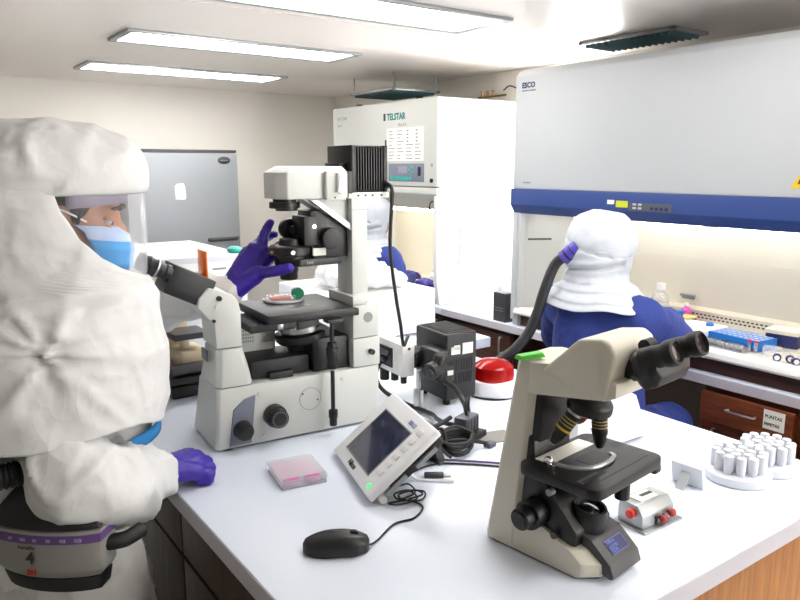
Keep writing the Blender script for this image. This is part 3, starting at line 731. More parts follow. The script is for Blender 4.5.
# gusset and condenser carriage
b = MB(); b.prism([(.25, .575), (.37, .575), (.37, .5)], 'y', .05, .11, .002); b.build('gusset', 'ivory', t)
MB().prism([(.262, .573), (.285, .573), (.372, .512), (.372, .494)], 'y', .035, .05, .001).build('strut', 'silver', t)
b = MB(); b.prism([(.27, .545), (.3, .547), (.368, .497), (.368, .43), (.31, .43), (.295, .45), (.28, .47), (.27, .5)], 'y', .05, .13, .003)
b.box(.25, .285, .045, .12, .462, .533, .003).box(.28, .355, .055, .12, .412, .435, .003); b.build('condenser_carriage', 'black', t)
k = MB(); k.cyl((.318, .05, .478), (.318, .028, .478), .026, bev=.003, seg=32); k.build('carriage_knob', 'char', t)
k = MB(); k.cyl((.25, .13, .497), (.25, .15, .497), .026, bev=.003, seg=32).cyl((.25, .1, .497), (.25, .14, .497), .01); k.build('focus_wheel', 'black', t)
k = MB(); k.cyl((.277, .044, .508), (.277, .051, .508), .005, seg=14); k.build('carriage_screw', 'steel', t)
MB().box(.272, .306, .043, .05, .437, .455).build('paper_label', 'paper', t)
b = MB(); b.lathe([(0, 0), (.050, 0), (.053, .003), (.053, .02), (.048, .024), (0, .026)], (.232, .09, .438), seg=44)
b.cyl((.232, .09, .46), (.232, .09, .478), .03, .026, seg=30).cyl((.232, .09, .428), (.232, .09, .44), .04); tr = b.build('condenser_turret', 'black', t)
MB().cyl((.217, .036, .449), (.217, .041, .449), .005, seg=16).cyl((.180, .075, .449), (.177, .073, .449), .004, seg=12).build('turret_screw', 'steel', tr)
b = MB(); b.prism([(.197, .07), (.237, .044), (.345, .05), (.345, .12), (.237, .136), (.197, .11)], 'z', .412, .43, .003); b.build('condenser_arm', 'black', t)
text('lettering', 'LWD', .008, 'paper', t, frame((.255, .0435, .418), (1, 0, 0), (0, 0, 1)))
b = MB(); b.lathe([(0, 0), (.02, 0), (.022, .003), (.022, .018), (.0235, .02), (.0235, .035), (0, .035)], (.226, .09, .378), seg=30); b.build('condenser_lens', 'black', t)
# finned lamp housing on top
b = MB(); b.box(.376, .472, .045, .17, .588, .703, .004)
for i in range(12): b.box(.383 + i * .0074, .3865 + i * .0074, .032, .05, .592, .7, .001)
b.box(.374, .384, .032, .17, .588, .703, .002).box(.466, .475, .032, .17, .588, .703, .002).box(.352, .376, .06, .14, .6, .66, .003).box(.36, .375, .03, .16, .575, .64, .002)
lh = b.build('lamp_housing', 'black', t)
b = MB(); b.box(.362, .478, .03, .17, .574, .588, .002); b.build('lamp_plate', 'white', t)
k = MB()
for x in (.39, .41, .43, .455): k.cyl((x, .028, .581), (x, .033, .581), .003, seg=10)
k.build('plate_screw', 'dkgrey', t)
b = MB(); b.tube([(.468, .03, .605), (.474, .012, .60), (.474, .01, .56), (.472, .015, .45), (.49, .02, .33), (.512, .03, .24), (.53, .045, .18), (.56, .07, .196)], .0048, seg=10); b.cyl((.467, .034, .61), (.47, .02, .604), .008)
b.build('power_cable', 'black', t)

# flask on the stage
o = Vector((.83, 1.63, BZ + .3135))
t = thing('culture_flask', 'small clear flask of red medium with a green cap lying on the black stage', 'flask', o, R(-10))
b = MB(); b.prism([(-.045, -.02), (.02, -.024), (.035, -.01), (.035, .01), (.02, .024), (-.045, .02), (-.05, .0)], 'z', .0, .014, .004); b.build('body', 'clearp', t)
MB().prism([(-.036, -.016), (.015, -.018), (.02, 0), (.015, .018), (-.036, .016)], 'z', .002, .008, .002).build('medium', 'redmed', t)
MB().cyl((.036, .004, .0145), (.032, -.02, .0145), .0155, bev=.002, seg=28).build('cap', 'cap', t)
b = MB(); b.lathe([(0, 0), (.049, 0), (.051, .002), (.051, .005), (0, .005)], seg=40)
q = tag(b.build('petri_dish', 'white2'), 'shallow white dish under the green-capped flask', 'dish'); q.location = (.802, 1.64, BZ + .3142)
t.location.z += .0052; t.location.x = .80; t.location.y = 1.632

# ------------------------------------------------------------------ fluorescence lamp unit behind it
t = thing('fluorescence_lamp', 'black vented lamp housing with white adapter box beside the red-domed device', 'lamp housing', (.559, 1.51, BZ), R(-4.5))
b = MB(); b.box(.638, .742, 0, .155, .016, .203, .007, 3).box(.648, .732, .012, .143, .203, .206, .002); lb = b.build('housing', 'char', t)
g = MB()
for i in range(2):
    for j in range(9): g.box(.655 + j * .0085, .659 + j * .0085, -.0015, .002, .062 + i * .038, .092 + i * .038)
    g.box(.652, .735, -.0012, .001, .0935 + i * .038, .095 + i * .038)
g.build('vent_slot', 'black2', lb)
MB().box(.655, .685, -.001, .001, .145, .166).box(.664, .684, -.001, .001, .156, .170).box(.693, .728, -.001, .001, .143, .174).build('paper_label', 'paper', lb)
g = MB()
for i in range(14): g.box(.652 + i * .0058, .6555 + i * .0058, .02, .135, .2055, .2075)
g.build('top_vent', 'black2', lb)
f = MB()
for x in (.655, .725):
    for y in (.02, .135): f.cyl((x, y, 0), (x, y, .018), .01, seg=12)
f.build('foot', 'black2', t)
b = MB(); b.box(.545, .585, .075, .245, .078, .17, .004); ad = b.build('adapter_box', 'white', t)
b = MB(); b.box(.541, .5465, .128, .225, .094, .15, .001); sl = b.build('filter_slot', 'black', ad)
b = MB(); b.box(.532, .545, .16, .21, .105, .118, .002).box(.534, .545, .14, .2, .126, .14, .002).cyl((.52, .215, .14), (.545, .215, .14), .006); b.build('filter_slider', 'dkgrey', ad)
MB().cyl((.566, .073, .158), (.566, .077, .158), .004, seg=12).build('screw', 'dkgrey', ad)
b = MB(); b.cyl((.56, .2, .078), (.56, .2, .04), .014, bev=.003); b.build('lower_knob', 'black', ad)
b = MB(); b.cyl((.565, .15, .078), (.565, .15, .05), .011, bev=.002); b.build('lower_knob', 'black', ad)
b = MB(); b.cyl((.57, .11, .078), (.57, .11, .05), .009, bev=.002); b.build('lower_knob', 'black', ad)
MB().cyl((.435, .125, .14), (.546, .235, .14), .012).build('light_tube', 'steel', t)
b = MB(); b.cyl((.585, .1, .125), (.64, .1, .125), .032).box(.60, .64, -.012, .075, .075, .165, .008); b.build('collector', 'black', t)
b = MB(); b.cyl((.56, -.035, .12), (.61, -.02, .125), .023, bev=.004).cyl((.585, -.03, .095), (.6, -.03, .16), .018, bev=.004).box(.59, .635, -.045, -.005, .085, .13, .005).cyl((.556, -.04, .115), (.566, -.04, .115), .014, bev=.002)
b.build('centring_knob', 'black', t)
MB().box(.612, .630, -.0465, -.044, .105, .118).build('knob_label', 'paper', t)
b = MB(); b.cyl((.557, .01, 0), (.557, .01, .062), .014, seg=24, bev=.002).cyl((.557, .01, .06), (.557, .01, .115), .006, seg=16).cyl((.557, .01, 0), (.557, .01, .006), .02, seg=24); b.build('support_post', 'steel', t)
b = MB(); b.tube([(.61, -.03, .09), (.618, -.07, .075), (.60, -.14, .06), (.575, -.185, .055), (.562, -.205, .05)], .0085, seg=12); b.build('lamp_cable', 'black', t)
b = MB(); b.tube([(.54, .19, .10), (.52, .18, .06), (.52, .14, .03), (.535, .06, .015), (.555, -.05, .012), (.535, -.11, .02), (.52, -.17, .03), (.54, -.21, .03)], .006, seg=10); b.build('lamp_cable', 'black', t)

# ------------------------------------------------------------------ tilted control screen
Tm = frame((.774, 1.349, .914), (-.075, -.259, .004), (.742, -.215, .643))
# local u: along bottom edge (far to near), v: up the slope, w: out of the face
t = thing('control_screen', 'white-framed touch screen tilted back on the bench, green light lit', 'control screen', (.774, 1.349, BZ))
loc = Matrix.Translation((0, 0, 0))
Tl = Matrix.Translation((-.774, -1.349, -BZ)) @ Tm
W_, H_ = .27, .19
b = MB(); b.box(0, W_, 0, H_, -.016, 0, .005, 3, mx=Tl); b.build('bezel', 'white2', t)
b = MB(); b.box(.006, W_ - .006, .045, H_ - .006, -.036, -.016, .004, mx=Tl); b.build('back_shell', 'black', t)
MB().box(.042, .205, .03, .148, -.0005, .0008, mx=Tl).build('display', 'screen', t)
g = MB(); g.box(.039, .208, .027, .03, -.0005, .0012, mx=Tl).box(.039, .208, .148, .151, -.0005, .0012, mx=Tl).box(.039, .042, .027, .151, -.0005, .0012, mx=Tl).box(.205, .208, .027, .151, -.0005, .0012, mx=Tl); g.build('display_rim', 'greyink', t)
k = MB()
for i in range(6): k.box(.222, .244, .045 + i * .022, .058 + i * .022, -.0005, .0022, .001, mx=Tl)
k.build('button', 'white', t)
MB().cyl((.240, .017, -.001), (.240, .017, .0016), .0052, mx=Tl, seg=18).build('indicator_light', 'led', t)
text('lettering', 'Nikon', .018, 'blktxt', t, Tl @ frame((.098, .010, .0006), (1, 0, 0), (0, 1, 0)), bold=.0003)
text('lettering', 'DS-L2', .014, 'bluetxt', t, Tl @ frame((.165, .16, .0006), (1, 0, 0), (0, 1, 0)), bold=.0003)
# ports along the near edge
g = MB(); g.box(W_ - .0065, W_ + .0005, .03, .085, -.031, -.021, mx=Tl).box(W_ - .0065, W_ + .001, .11, .165, -.033, -.024, mx=Tl); g.build('card_slot', 'silver', t)
g = MB(); g.cyl((W_ - .008, .02, -.026), (W_ + .004, .02, -.026), .008, mx=Tl); g.build('port', 'white', t)
b = MB(); b.box(.09, .16, .1, .175, -.046, -.034, .003, mx=Tl); b.build('hinge_block', 'dkgrey', t)
b = MB(); b.box(.16, .175, -.19, -.05, 0.0, .008, .002).prism([(.165, .004), (.185, .004), (.15, .10), (.13, .10)], 'y', -.18, -.06, .002); b.build('stand', 'dkgrey', t)

# ------------------------------------------------------------------ mouse with cord
t = thing('computer_mouse', 'black computer mouse with a thin cord on the white bench', 'mouse', (.568, .985, BZ), R(-30))
def mouse_ring(x):
    u = (x + .057) / .114
    w = .030 * (max(0, math.sin(math.pi * min(max(u, .001), .999)))) ** .42 * (1 - .1 * math.exp(-((u - .52) / .16) ** 2))
    h = .034 * (max(0, math.sin(math.pi * min(max(u * .80 + .17 * (1 - u) , .001), .999)))) ** .75
    if u < .02 or u > .98: h *= .75
    return [(x, w * math.copysign(abs(math.cos(a)) ** .8, math.cos(a)), max(.0015, .002 + h * max(0, math.sin(a)) ** .62) if 0 <= a <= math.pi else .001) for a in [math.pi * k / 17 for k in range(18)]]
b = MB(); b.loft([mouse_ring(-.057 + .114 * k / 28) for k in range(29)]); b.build('shell', 'black', t, sharp=60)
MB().cyl((.03, -.0035, .0275), (.03, .0035, .0275), .0095, seg=20).build('scroll_wheel', 'black2', t)
b = MB(); b.ell((-.002, 0, .0355), (.008, .005, .0022), sub=2); b.build('thumb_groove', 'dkgrey', t)
ca, sa = math.cos(R(30)), math.sin(R(30))
def ml(x, y, z): dx, dy = x - .568, y - .985; return (dx * ca - dy * sa, dx * sa + dy * ca, z - BZ)
b = MB(); b.tube([ml(*p) for p in ((.613, .957, .908), (.64, .968, .903), (.70, 1.0, .9025), (.745, .998, .9025), (.785, 1.025, .9025), (.775, 1.06, .904), (.735, 1.07, .905), (.745, 1.045, .91), (.79, 1.05, .908), (.795, 1.085, .91), (.76, 1.085, .912), (.755, 1.06, .912), (.80, 1.07, .91), (.812, 1.11, .91), (.79, 1.125, .905), (.80, 1.15, .92), (.805, 1.125, .945))], .0019, seg=6, sub=8)
b.build('cord', 'black2', t)
MB().tube([ml(*p) for p in ((.77, 1.05, .912), (.80, 1.045, .916), (.80, 1.07, .915), (.765, 1.075, .914), (.76, 1.055, .912), (.79, 1.035, .911), (.815, 1.06, .912), (.79, 1.09, .91))], .0019, seg=6, sub=8).build('cord_knot', 'black2', t)

# ------------------------------------------------------------------ well plate
t = thing('well_plate', 'clear lidded six-well culture plate holding pink medium on the bench', 'culture plate', (.653, 1.296, BZ), R(-10))
b = MB(); b.box(-.048, .048, -.056, .056, 0, .003, .001)
for a in ((-.048, .048, -.056, -.054), (-.048, .048, .054, .056), (-.048, -.046, -.056, .056), (.046, .048, -.056, .056)): b.box(*a, 0, .017)
b.build('tray', 'clearp', t)
b = MB(); b.box(-.049, .049, -.048, .048, .019, .0215, .001)
for a in ((-.050, .050, -.058, -.056), (-.050, .050, .056, .058), (-.050, -.048, -.049, .049), (.048, .050, -.049, .049)): b.box(*a, .012, .021)
b.build('lid', 'clearp', t)
for i in range(2):
    for j in range(3):
        x, y = -.023 + i * .046, -.036 + j * .036
        w = MB().lathe([(.0168, .003), (.0175, .003), (.0175, .017), (.0168, .017)], (x, y, 0), seg=28).build('well', 'clearp', t)
        MB().lathe([(0, .003), (.0166, .003), (.0166, .013), (0, .0128)], (x, y, 0), seg=28).build('medium', 'pink', w)

# ------------------------------------------------------------------ upright microscope: local x forward (towards its user), y to the far side, z up
t = thing('upright_microscope', 'ivory upright microscope with black eyepieces and stage at the front of the bench', 'microscope', (.807, .881, BZ), R(-82.5))
b = MB()
def e2(y, k, ins=0):
    return [(x, y, z) for x, z in ((.03, .004), (.215 * k, .004), (.226 * k, .012), (.224 * k, .03), (.2 * k, .046), (.11, .073), (.06, .08), (.035, .08))]
b.loft([e2(.0012, .91), e2(.006, .94), e2(.03, 1.03), (e2(.06, 1.07)), e2(.09, 1.05), e2(.112, .97), e2(.1168, .93)], bev=.001); b.build('base', 'ivory2', t)
b = MB(); b.loft([[(x * .97 + .004, .059 + (y - .059) * .97, z) for x, y, z in [(p[0], p[1], zz) for p in (e2(0.003, .9)[0], e2(.003, .9)[1], e2(.03, 1.03)[1], e2(.06, 1.07)[1], e2(.09, 1.05)[1], e2(.115, .93)[1], e2(.115, .93)[0])]] for zz in (0, .006)]); b.build('base_rim', 'dkgrey', t)
def arm(z, x0, x1, c=.016):
    return [(x0 + c * .9, 0, z), (x1, .0, z), (x1 + .01, .012, z), (x1 + .01, .106, z), (x1, .118, z), (x0 + c * .9, .118, z), (x0, .118 - c, z), (x0, c, z)]
b = MB(); b.loft([arm(.004, .0, .068), arm(.078, .0135, .073), arm(.2, .036, .084), arm(.29, .052, .092), arm(.342, .061, .096)], bev=.002); b.build('arm', 'ivory2', t)
b = MB(); b.prism([(.084, .338), (.135, .346), (.25, .338), (.25, .315), (.23, .306), (.106, .288), (.084, .288)], 'y', .0005, .1175, .004); b.build('upper_arm', 'ivory2', t)
b = MB(); b.prism([(.07, .06), (.07, .21), (.102, .215), (.108, .16), (.19, .075), (.19, .05), (.15, .05)], 'y', .008, .11, .004); b.build('focus_block', 'black', t)
b = MB(); b.prism([(.112, .205), (.112, .285), (.095, .285), (.095, .205)], 'y', .012, .106, .002); b.build('inner_panel', 'black', t)
# front panel with label
nrm = Vector((-.046 + .03, 0, 1)).normalized()
b = MB(); b.prism([(.15, .05), (.168, .074), (.207, .063), (.243, .033), (.25, .014), (.244, .008), (.2, .02)], 'y', .026, .113, .004)
b.build('front_panel', 'dkgrey', t)
fp = frame((.2195, .048, .0536), (0, 1, 0), (-.036, 0, .03))
MB().box(-.001, .047, -.02, .004, -.0008, .0004, mx=fp).build('name_plate', 'navy', t)
q = MB()
for a in ((-.001, .047, -.02, -.019), (-.001, .047, .003, .004), (-.001, 0, -.02, .004), (.046, .047, -.02, .004)): q.box(*a, .0003, .0008, mx=fp)
q.build('plate_border', 'bluetxt', t)
for i, s_ in enumerate(('Nikon', 'ECLIPSE', 'E200')):
    text('lettering', s_, (.0085, .0065, .0085)[i], 'bluetxt', t, fp @ frame((.003, -.003 - i * .0072, .0006), (1, 0, 0), (0, 1, 0)), bold=.0002)
MB().cyl((.215, .108, .02), (.215, .124, .02), .007, seg=16, bev=.001).build('dimmer_dial', 'white', t)
# light collar
m = Matrix.Translation((.176, .06, .078)) @ Matrix.Rotation(R(12), 4, 'Y')
b = MB(); b.lathe([(0, -.02), (.031, -.02), (.033, -.01), (.031, .018), (.028, .026), (.024, .026), (.021, .017), (0, .016)], seg=40, mx=m); b.build('light_collar', 'black', t)
b = MB(); b.lathe([(0, .017), (.0205, .0172), (.0205, .019), (.012, .0235), (0, .025)], seg=32, mx=m); b.build('field_lens', 'chrome', t)
# focus knobs both sides
for s_, y in ((-1, .008), (1, .11)):
    k = MB(); k.cyl((.115, y, .088), (.115, y + s_ * .03, .088), .025, seg=32, bev=.003).cyl((.115, y + s_ * .03, .088), (.115, y + s_ * .05, .088), .0185, seg=32, bev=.003).cyl((.115, y + s_ * .05, .088), (.115, y + s_ * .053, .088), .013, seg=24)
    k.build('focus_knob', 'black', t)
MB().cyl((.155, -.004, .062), (.155, .01, .062), .006, seg=16).build('torque_screw', 'dkgrey', t)
MB().cyl((.14, .0, .13), (.14, .012, .13), .006, seg=12).build('clamp_lever', 'silver', t)
# stage
def rr(x0, x1, y0, y1, c):
    P = []
    for cx, cy, a0 in ((x1 - c, y1 - c, 0), (x0 + c, y1 - c, 90), (x0 + c, y0 + c, 180), (x1 - c, y0 + c, 270)):
        for k in range(5): a = R(a0 + k * 22.5); P.append((cx + c * math.cos(a), cy + c * math.sin(a)))
    return P
b = MB(); b.prism(rr(.098, .25, -.034, .172, .02), 'z', .162, .179, .003); st = b.build('stage', 'black', t)
g = MB(); g.prism(rr(.155, .2, .045, .105, .008), 'z', .1788, .1795); g.build('stage_opening', 'black2', st)
for q4 in ((.212, .218, -.02, .04), (.13, .137, .12, .165), (.228, .23, .0, .15)): MB().box(*q4, .1788, .1795).build('stage_groove', 'black2', st)
g = MB(); g.box(.205, .218, -.025, .028, .1789, .1794); g.build('scale_plate', 'dkgrey', st)
MB().box(.112, .142, .0, .125, .1795, .1812).build('glass_slide', 'paper', st)
b = MB(); b.tube([(.148, -.006, .186), (.178, .002, .185), (.2, .03, .184), (.205, .065, .184), (.199, .095, .184), (.19, .1, .184)], .0038, seg=8); b.build('slide_clip', 'silver', st)
b = MB(); b.ell((.143, -.008, .189), (.008, .008, .007)); b.cyl((.148, -.01, .179), (.148, -.01, .187), .006).cyl((.157, -.014, .18), (.157, -.014, .189), .003); b.build('clip_lever', 'chrome', st)
b = MB(); b.box(.228, .246, .148, .168, .15, .163, .003); b.build('stage_bracket', 'black', st)
b = MB(); b.lathe([(0, 0), (.022, 0), (.03, .01), (.036, .02), (.036, .038), (0, .038)], (.175, .06, .124), seg=32); b.build('condenser', 'black', t)
b = MB(); b.cyl((.205, .118, .105), (.205, .118, .14), .0125, seg=24, bev=.002).cyl((.205, .118, .14), (.205, .118, .165), .0095, seg=24); b.build('stage_drive', 'black', t)
MB().box(.11, .165, .03, .09, .128, .15, .003).build('condenser_mount', 'black', t)
# nosepiece and objectives
m = Matrix.Translation((.178, .056, .300)) @ Matrix.Rotation(R(10), 4, 'Y')
b = MB(); b.lathe([(0, .012), (.03, .012), (.029, -.012), (.034, -.016), (.036, -.02), (.036, -.033), (.03, -.037), (0, -.037)], seg=40, mx=m)
for i in range(32):
    a = i / 32 * 2 * math.pi; b.box(.0355, .0365, -.001, .001, -.032, -.021, mx=m @ Matrix.Rotation(a, 4, 'Z'))
b.build('nosepiece', 'black', t)
def objective(p, d, l, band):
    q = Vector(d).normalized()
    ob = MB(); ob.lathe([(0, -.004), (.0125, -.004), (.0125, l * .62), (.011, l * .66), (.0105, l * .8), (.006, l), (0, l)], p, q, seg=28); ob = ob.build('objective', 'black', t)
    MB().lathe([(.0127, 0), (.0131, 0), (.0131, .005), (.0127, .005)], p, q, seg=28).build('silver_ring', 'steel', ob)
    MB().lathe([(.0126, l * .5), (.0130, l * .5), (.0130, l * .56), (.0126, l * .56)], p, q, seg=28).build('colour_ring', band, ob)
    g = MB()
    for k in range(3): g.lathe([(.01265, l * (.2 + .09 * k)), (.0128, l * (.2 + .09 * k)), (.0128, l * (.235 + .09 * k)), (.01265, l * (.235 + .09 * k))], p, q, seg=28)
    g.build('engraving', 'gold', ob)
    MB().lathe([(0, l * .985), (.0055, l * .985), (.005, l * 1.02), (0, l * 1.02)], p, q, seg=16).build('front_lens', 'steel', ob)
objective((.185, .068, .262), (.05, 0, -1), .058, 'black2')
objective((.162, .034, .266), (-.38, -.32, -.8), .064, 'yellow')
objective((.155, .072, .266), (-.45, .3, -.8), .045, 'red')
# head and binocular tubes
b = MB(); b.prism([(.118, .332), (.172, .384), (.184, .395), (.226, .402), (.240, .394), (.247, .380), (.236, .314), (.210, .304)], 'y', -.003, .121, .008, 3); b.build('head', 'ivory2', t)
m = Matrix.Translation((.250, .058, .355)) @ Matrix.Rotation(R(-24), 4, 'Y')
MB().cyl((-.022, 0, .0), (.016, 0, 0), .022, seg=32, mx=m).build('tube_collar', 'char', t)
b = MB(); b.loft([[(xx, y * w, z * h) for y, z in ((-.04, -.034), (.04, -.034), (.048, -.016), (.046, .016), (.036, .022), (-.036, .022), (-.046, .016), (-.048, -.016))] for xx, w, h in ((.010, .7, .8), (.022, .95, 1), (.046, 1.1, 1.0), (.058, 1.06, .62))], bev=.003, mx=m)
tb = b.build('binocular_tube', 'char', t)
for y in (-.039, .039):
    e = MB(); e.lathe([(0, -.02), (.0175, -.02), (.0175, .0), (.0165, .002), (.0165, .014), (.0185, .017), (.0195, .024), (.0185, .033), (.015, .035), (.0135, .029), (0, .026)], (.056, y, .008), (1, 0, 0), seg=32, mx=m)
    ep = e.build('eyepiece', 'black2', tb)
    MB().lathe([(0, .0262), (.0125, .0285), (.0125, .0292), (0, .027)], (.056, y, .008), (1, 0, 0), seg=28, mx=m).build('eye_lens', 'lens', ep)
MB().cyl((.028, -.012, .026), (.028, .012, .026), .01, seg=20, mx=m).build('hinge', 'char', tb)
t2 = t
t = thing('green_clip', 'bright green strip lying on top of the ivory microscope’s arm', 'strip', (.824, .792, BZ + .3455), R(-12))
MB().prism([(-.026, .0), (.026, .0), (.02, .009), (-.022, .007)], 'y', -.008, .008, .002).build('body', 'green', t)

# ------------------------------------------------------------------ cell counter, card, racks, dome, box
t = thing('tally_counter', 'silver mechanical counter with red knobs beside the ivory microscope', 'counter', (1.10, .742, BZ), R(-1))
MB().box(-.056, .056, -.036, .036, 0, .004, .0015).build('base_plate', 'silver', t)
b = MB(); b.loft([[(-.05, y, z), (.043, y, z), (.043, y2, z), (-.05, y2, z)] for y, y2, z in ((-.026, .031, .004), (-.024, .031, .03), (-.012, .029, .046))], bev=.004); bd = b.build('body', 'silver', t)
MB().box(-.032, .018, -.006, .022, .0455, .0475).build('window_frame', 'cream', t)
MB().box(-.014, .018, .006, .014, .047, .0482).build('number_wheels', 'blktxt', t)
k = MB(); k.ell((.0, -.034, .016), (.009, .007, .008)); k.cyl((0, -.03, .016), (0, -.02, .016), .004); k.build('reset_knob', 'maroon', t)
k = MB(); k.ell((.025, -.033, .021), (.009, .007, .008)); k.cyl((.025, -.03, .021), (.025, -.02, .021), .004); k.build('reset_knob', 'maroon', t)
k = MB(); k.cyl((-.05, -.002, .03), (-.062, -.004, .03), .0085, seg=20, bev=.002); k.build('count_knob', 'red', t)
MB().box(-.014, -.011, -.029, -.024, .006, .022).box(.008, .011, -.029, -.024, .006, .02).build('lever_slot', 'black', t)

t = thing('desk_timer', 'small white timer leaning on its rear stand beside the silver counter', 'timer', (1.293, .785, BZ), R(-90 + 4))
m = Matrix.Rotation(R(13), 4, 'X')
MB().box(-.034, .034, 0, .012, .001, .049, .002, mx=m).build('body', 'vial', t)
MB().prism([(-.032, .0005), (-.028, .0005), (-.0072, .030), (-.0092, .032)], 'x', -.009, .009).build('kickstand', 'cool', t)
MB().box(-.03, .03, .011, .0125, .018, .044, mx=m).build('display', 'panel', t)

def tube_rack(cx, cy, label, tl, grp):
    t = thing('tube_holder', label, 'tube holder', (cx, cy, BZ))
    MB().lathe([(0, 0), (.063, 0), (.066, .003), (.066, .018), (.063, .021), (.050, .024), (.048, .022), (0, .022)], seg=56).build('base', 'vial', t)
    random.seed(int(cx * 1000))
    first = None
    pos = [(0, 0)] + [(.0235 * math.cos(R(60 * k + 15)), .0235 * math.sin(R(60 * k + 15))) for k in range(6)] + [(.046 * math.cos(R(30 * k + 5)), .046 * math.sin(R(30 * k + 5))) for k in range(12)]
    for i, (x, y) in enumerate(pos):
        if first is None:
            c = first = thing('capped_vial', tl, 'vial', (0, 0, 0), 0, grp)
            MB().lathe([(0, 0), (.0075, 0), (.0085, .003), (.0085, .03), (0, .03)], seg=18).build('body', 'vial', c)
            MB().lathe([(0, .008), (.0092, .008), (.0094, .010), (.0094, .037), (.0088, .039), (0, .0395)], seg=18).build('cap', 'vial', c)
        else: c = copy_thing(first)
        c.location = (cx + x, cy + y, BZ + .0225 + random.uniform(0, .001))
        c.rotation_euler = (0, 0, random.uniform(0, 6))
tube_rack(1.413, .745, 'round white holder of capped vials beside the white timer', 'white capped vial in the round holder beside the timer', 'vials in the holder beside the timer')
tube_rack(1.515, .738, 'round white holder of capped vials nearest the labelled drawer, cut off by the picture edge', 'white capped vial in the round holder at the picture edge', 'vials in the holder at the picture edge')

t = thing('mini_centrifuge', 'small white centrifuge with a red see-through dome behind the black lamp housing', 'centrifuge', (1.385, 1.475, BZ), R(-50))
b = MB(); b.loft([[(math.copysign(abs(math.cos(a)) ** .8, math.cos(a)) * rx, math.copysign(abs(math.sin(a)) ** .8, math.sin(a)) * ry, z) for a in [2 * math.pi * k / 40 for k in range(40)]] for rx, ry, z in ((.068, .064, .004), (.072, .068, .01), (.071, .067, .03), (.067, .063, .045), (.055, .052, .052))], bev=0); b.build('body', 'white2', t)
b = MB(); b.lathe([(0, 0), (.07, 0), (.07, .005), (0, .005)], seg=36); b.build('foot_ring', 'black2', t)
b = MB(); b.lathe([(.060, .046), (.061, .05), (.060, .065), (.058, .085), (.04, .098), (.018, .104), (0, .105)], seg=40); b.build('dome', 'reddome', t)
b = MB(); b.lathe([(0, .05), (.04, .05), (.046, .056), (.03, .07), (.012, .074), (0, .074)], seg=24)
for k in range(6):
    a = R(k * 60); b.cyl((.03 * math.cos(a), .03 * math.sin(a), .075), (.045 * math.cos(a), .045 * math.sin(a), .055), .007, seg=12)
b.build('rotor', 'black', t)
MB().lathe([(0, 0), (.008, 0), (.007, .002), (0, .0025)], (.070, -.004, .026), (1, 0, .1), seg=20).build('power_button', 'cool', t)

o = (1.3, 1.11, BZ)
t = thing('printer_box', 'plain white instrument with a sloping side behind the ivory microscope', 'instrument', o)
b = MB(); b.prism([(1.2, BZ + .005), (1.462, BZ + .005), (1.452, .925), (1.405, 1.018), (1.38, 1.028), (1.32, 1.044), (1.22, 1.044), (1.2, 1.03)], 'y', 1.0, 1.1, .006); b.build('body', 'white2', t, o)
MB().box(1.21, 1.44, 1.01, 1.09, BZ, BZ + .006).build('foot_pad', 'black2', t, o)
b = MB(); b.lathe([(.009, 0), (.0115, 0), (.0115, .001), (.009, .001)], (1.255, .9995, .985), (0, -1, 0), seg=24); b.box(1.248, 1.262, .9985, .9998, .983, .987).box(1.242, 1.27, .9985, .9998, .966, .970); b.build('emblem', 'bluetxt', t, o)

# ------------------------------------------------------------------ cables and adapters behind the screen
t = thing('power_adapter', 'black power adapter block with coiled cable behind the tilted screen', 'power adapter', (1.085, 1.245, BZ), R(20))
MB().box(-.03, .03, -.018, .018, .018, .062, .004).build('body', 'slate', t)
g = MB()
for k in range(4): g.box(-.026 + k * .015, -.019 + k * .015, -.0195, -.0175, .02, .058)
g.build('rib', 'black', t)
MB().box(-.05, .05, -.03, .03, 0, .017, .003).build('base_strip', 'black', t)
b = MB(); b.tube([(0, 0, .06), (-.005, .0, .09), (.015, .005, .1), (.025, .01, .07), (.03, .02, .03), (.06, .05, .01)], .0035, seg=8); b.build('cord', 'black2', t)
t = thing('cable_coil', 'coiled bundle of black cable lying behind the tilted screen', 'cable', (1.01, 1.195, BZ), R(10))
P = []; random.seed(11)
for k in range(46):
    a = k / 46 * 2 * math.pi * 5
    P.append((.048 * math.cos(a) * random.uniform(.8, 1.1), .03 * math.sin(a) * random.uniform(.8, 1.15), .008 + .006 * (k // 9) + .018 * (1 + math.sin(a * 1.0)) * .5 + random.uniform(0, .003)))
b = MB(); b.tube(P, .0042, seg=8, sub=4)
b.build('coil', 'black2', t)
b = MB(); b.tube([(-.09, .01, .006), (-.04, .03, .02), (.0, .005, .03), (.05, -.02, .02), (.085, -.03, .008)], .0045, seg=8); b.build('loose_loop', 'black2', t)
MB().box(.075, .1, -.042, -.022, .0, .012, .002).build('connector', 'slate', t)
b = MB(); b.tube([(-.06, .1, .01), (-.07, .05, .03), (-.05, .02, .05), (-.06, -.01, .03), (-.04, -.02, .008)], .004, seg=8); b.tube([(-.02, .11, .01), (-.04, .06, .04), (-.015, .03, .055), (-.03, .0, .03)], .004, seg=8); b.tube([(-.1, .13, .02), (-.05, .1, .045), (.02, .08, .04), (.07, .075, .05)], .0055, seg=8)
b.build('tangle', 'black2', t)
t = tag(MB().box(-.045, .045, -.034, .034, 0, .003, .001).build('mouse_pad', 'papr'), 'small grey card under the power adapter', 'card'); t.location = (1.15, 1.215, BZ); t.rotation_euler = (0, 0, R(-15)); t.name = 'grey_card'
MB()
t = thing('thin_cable', 'pair of thin dark leads running across the bench behind the ivory microscope', 'cable', (.95, 1.12, BZ))
o = (.95, 1.12, BZ)
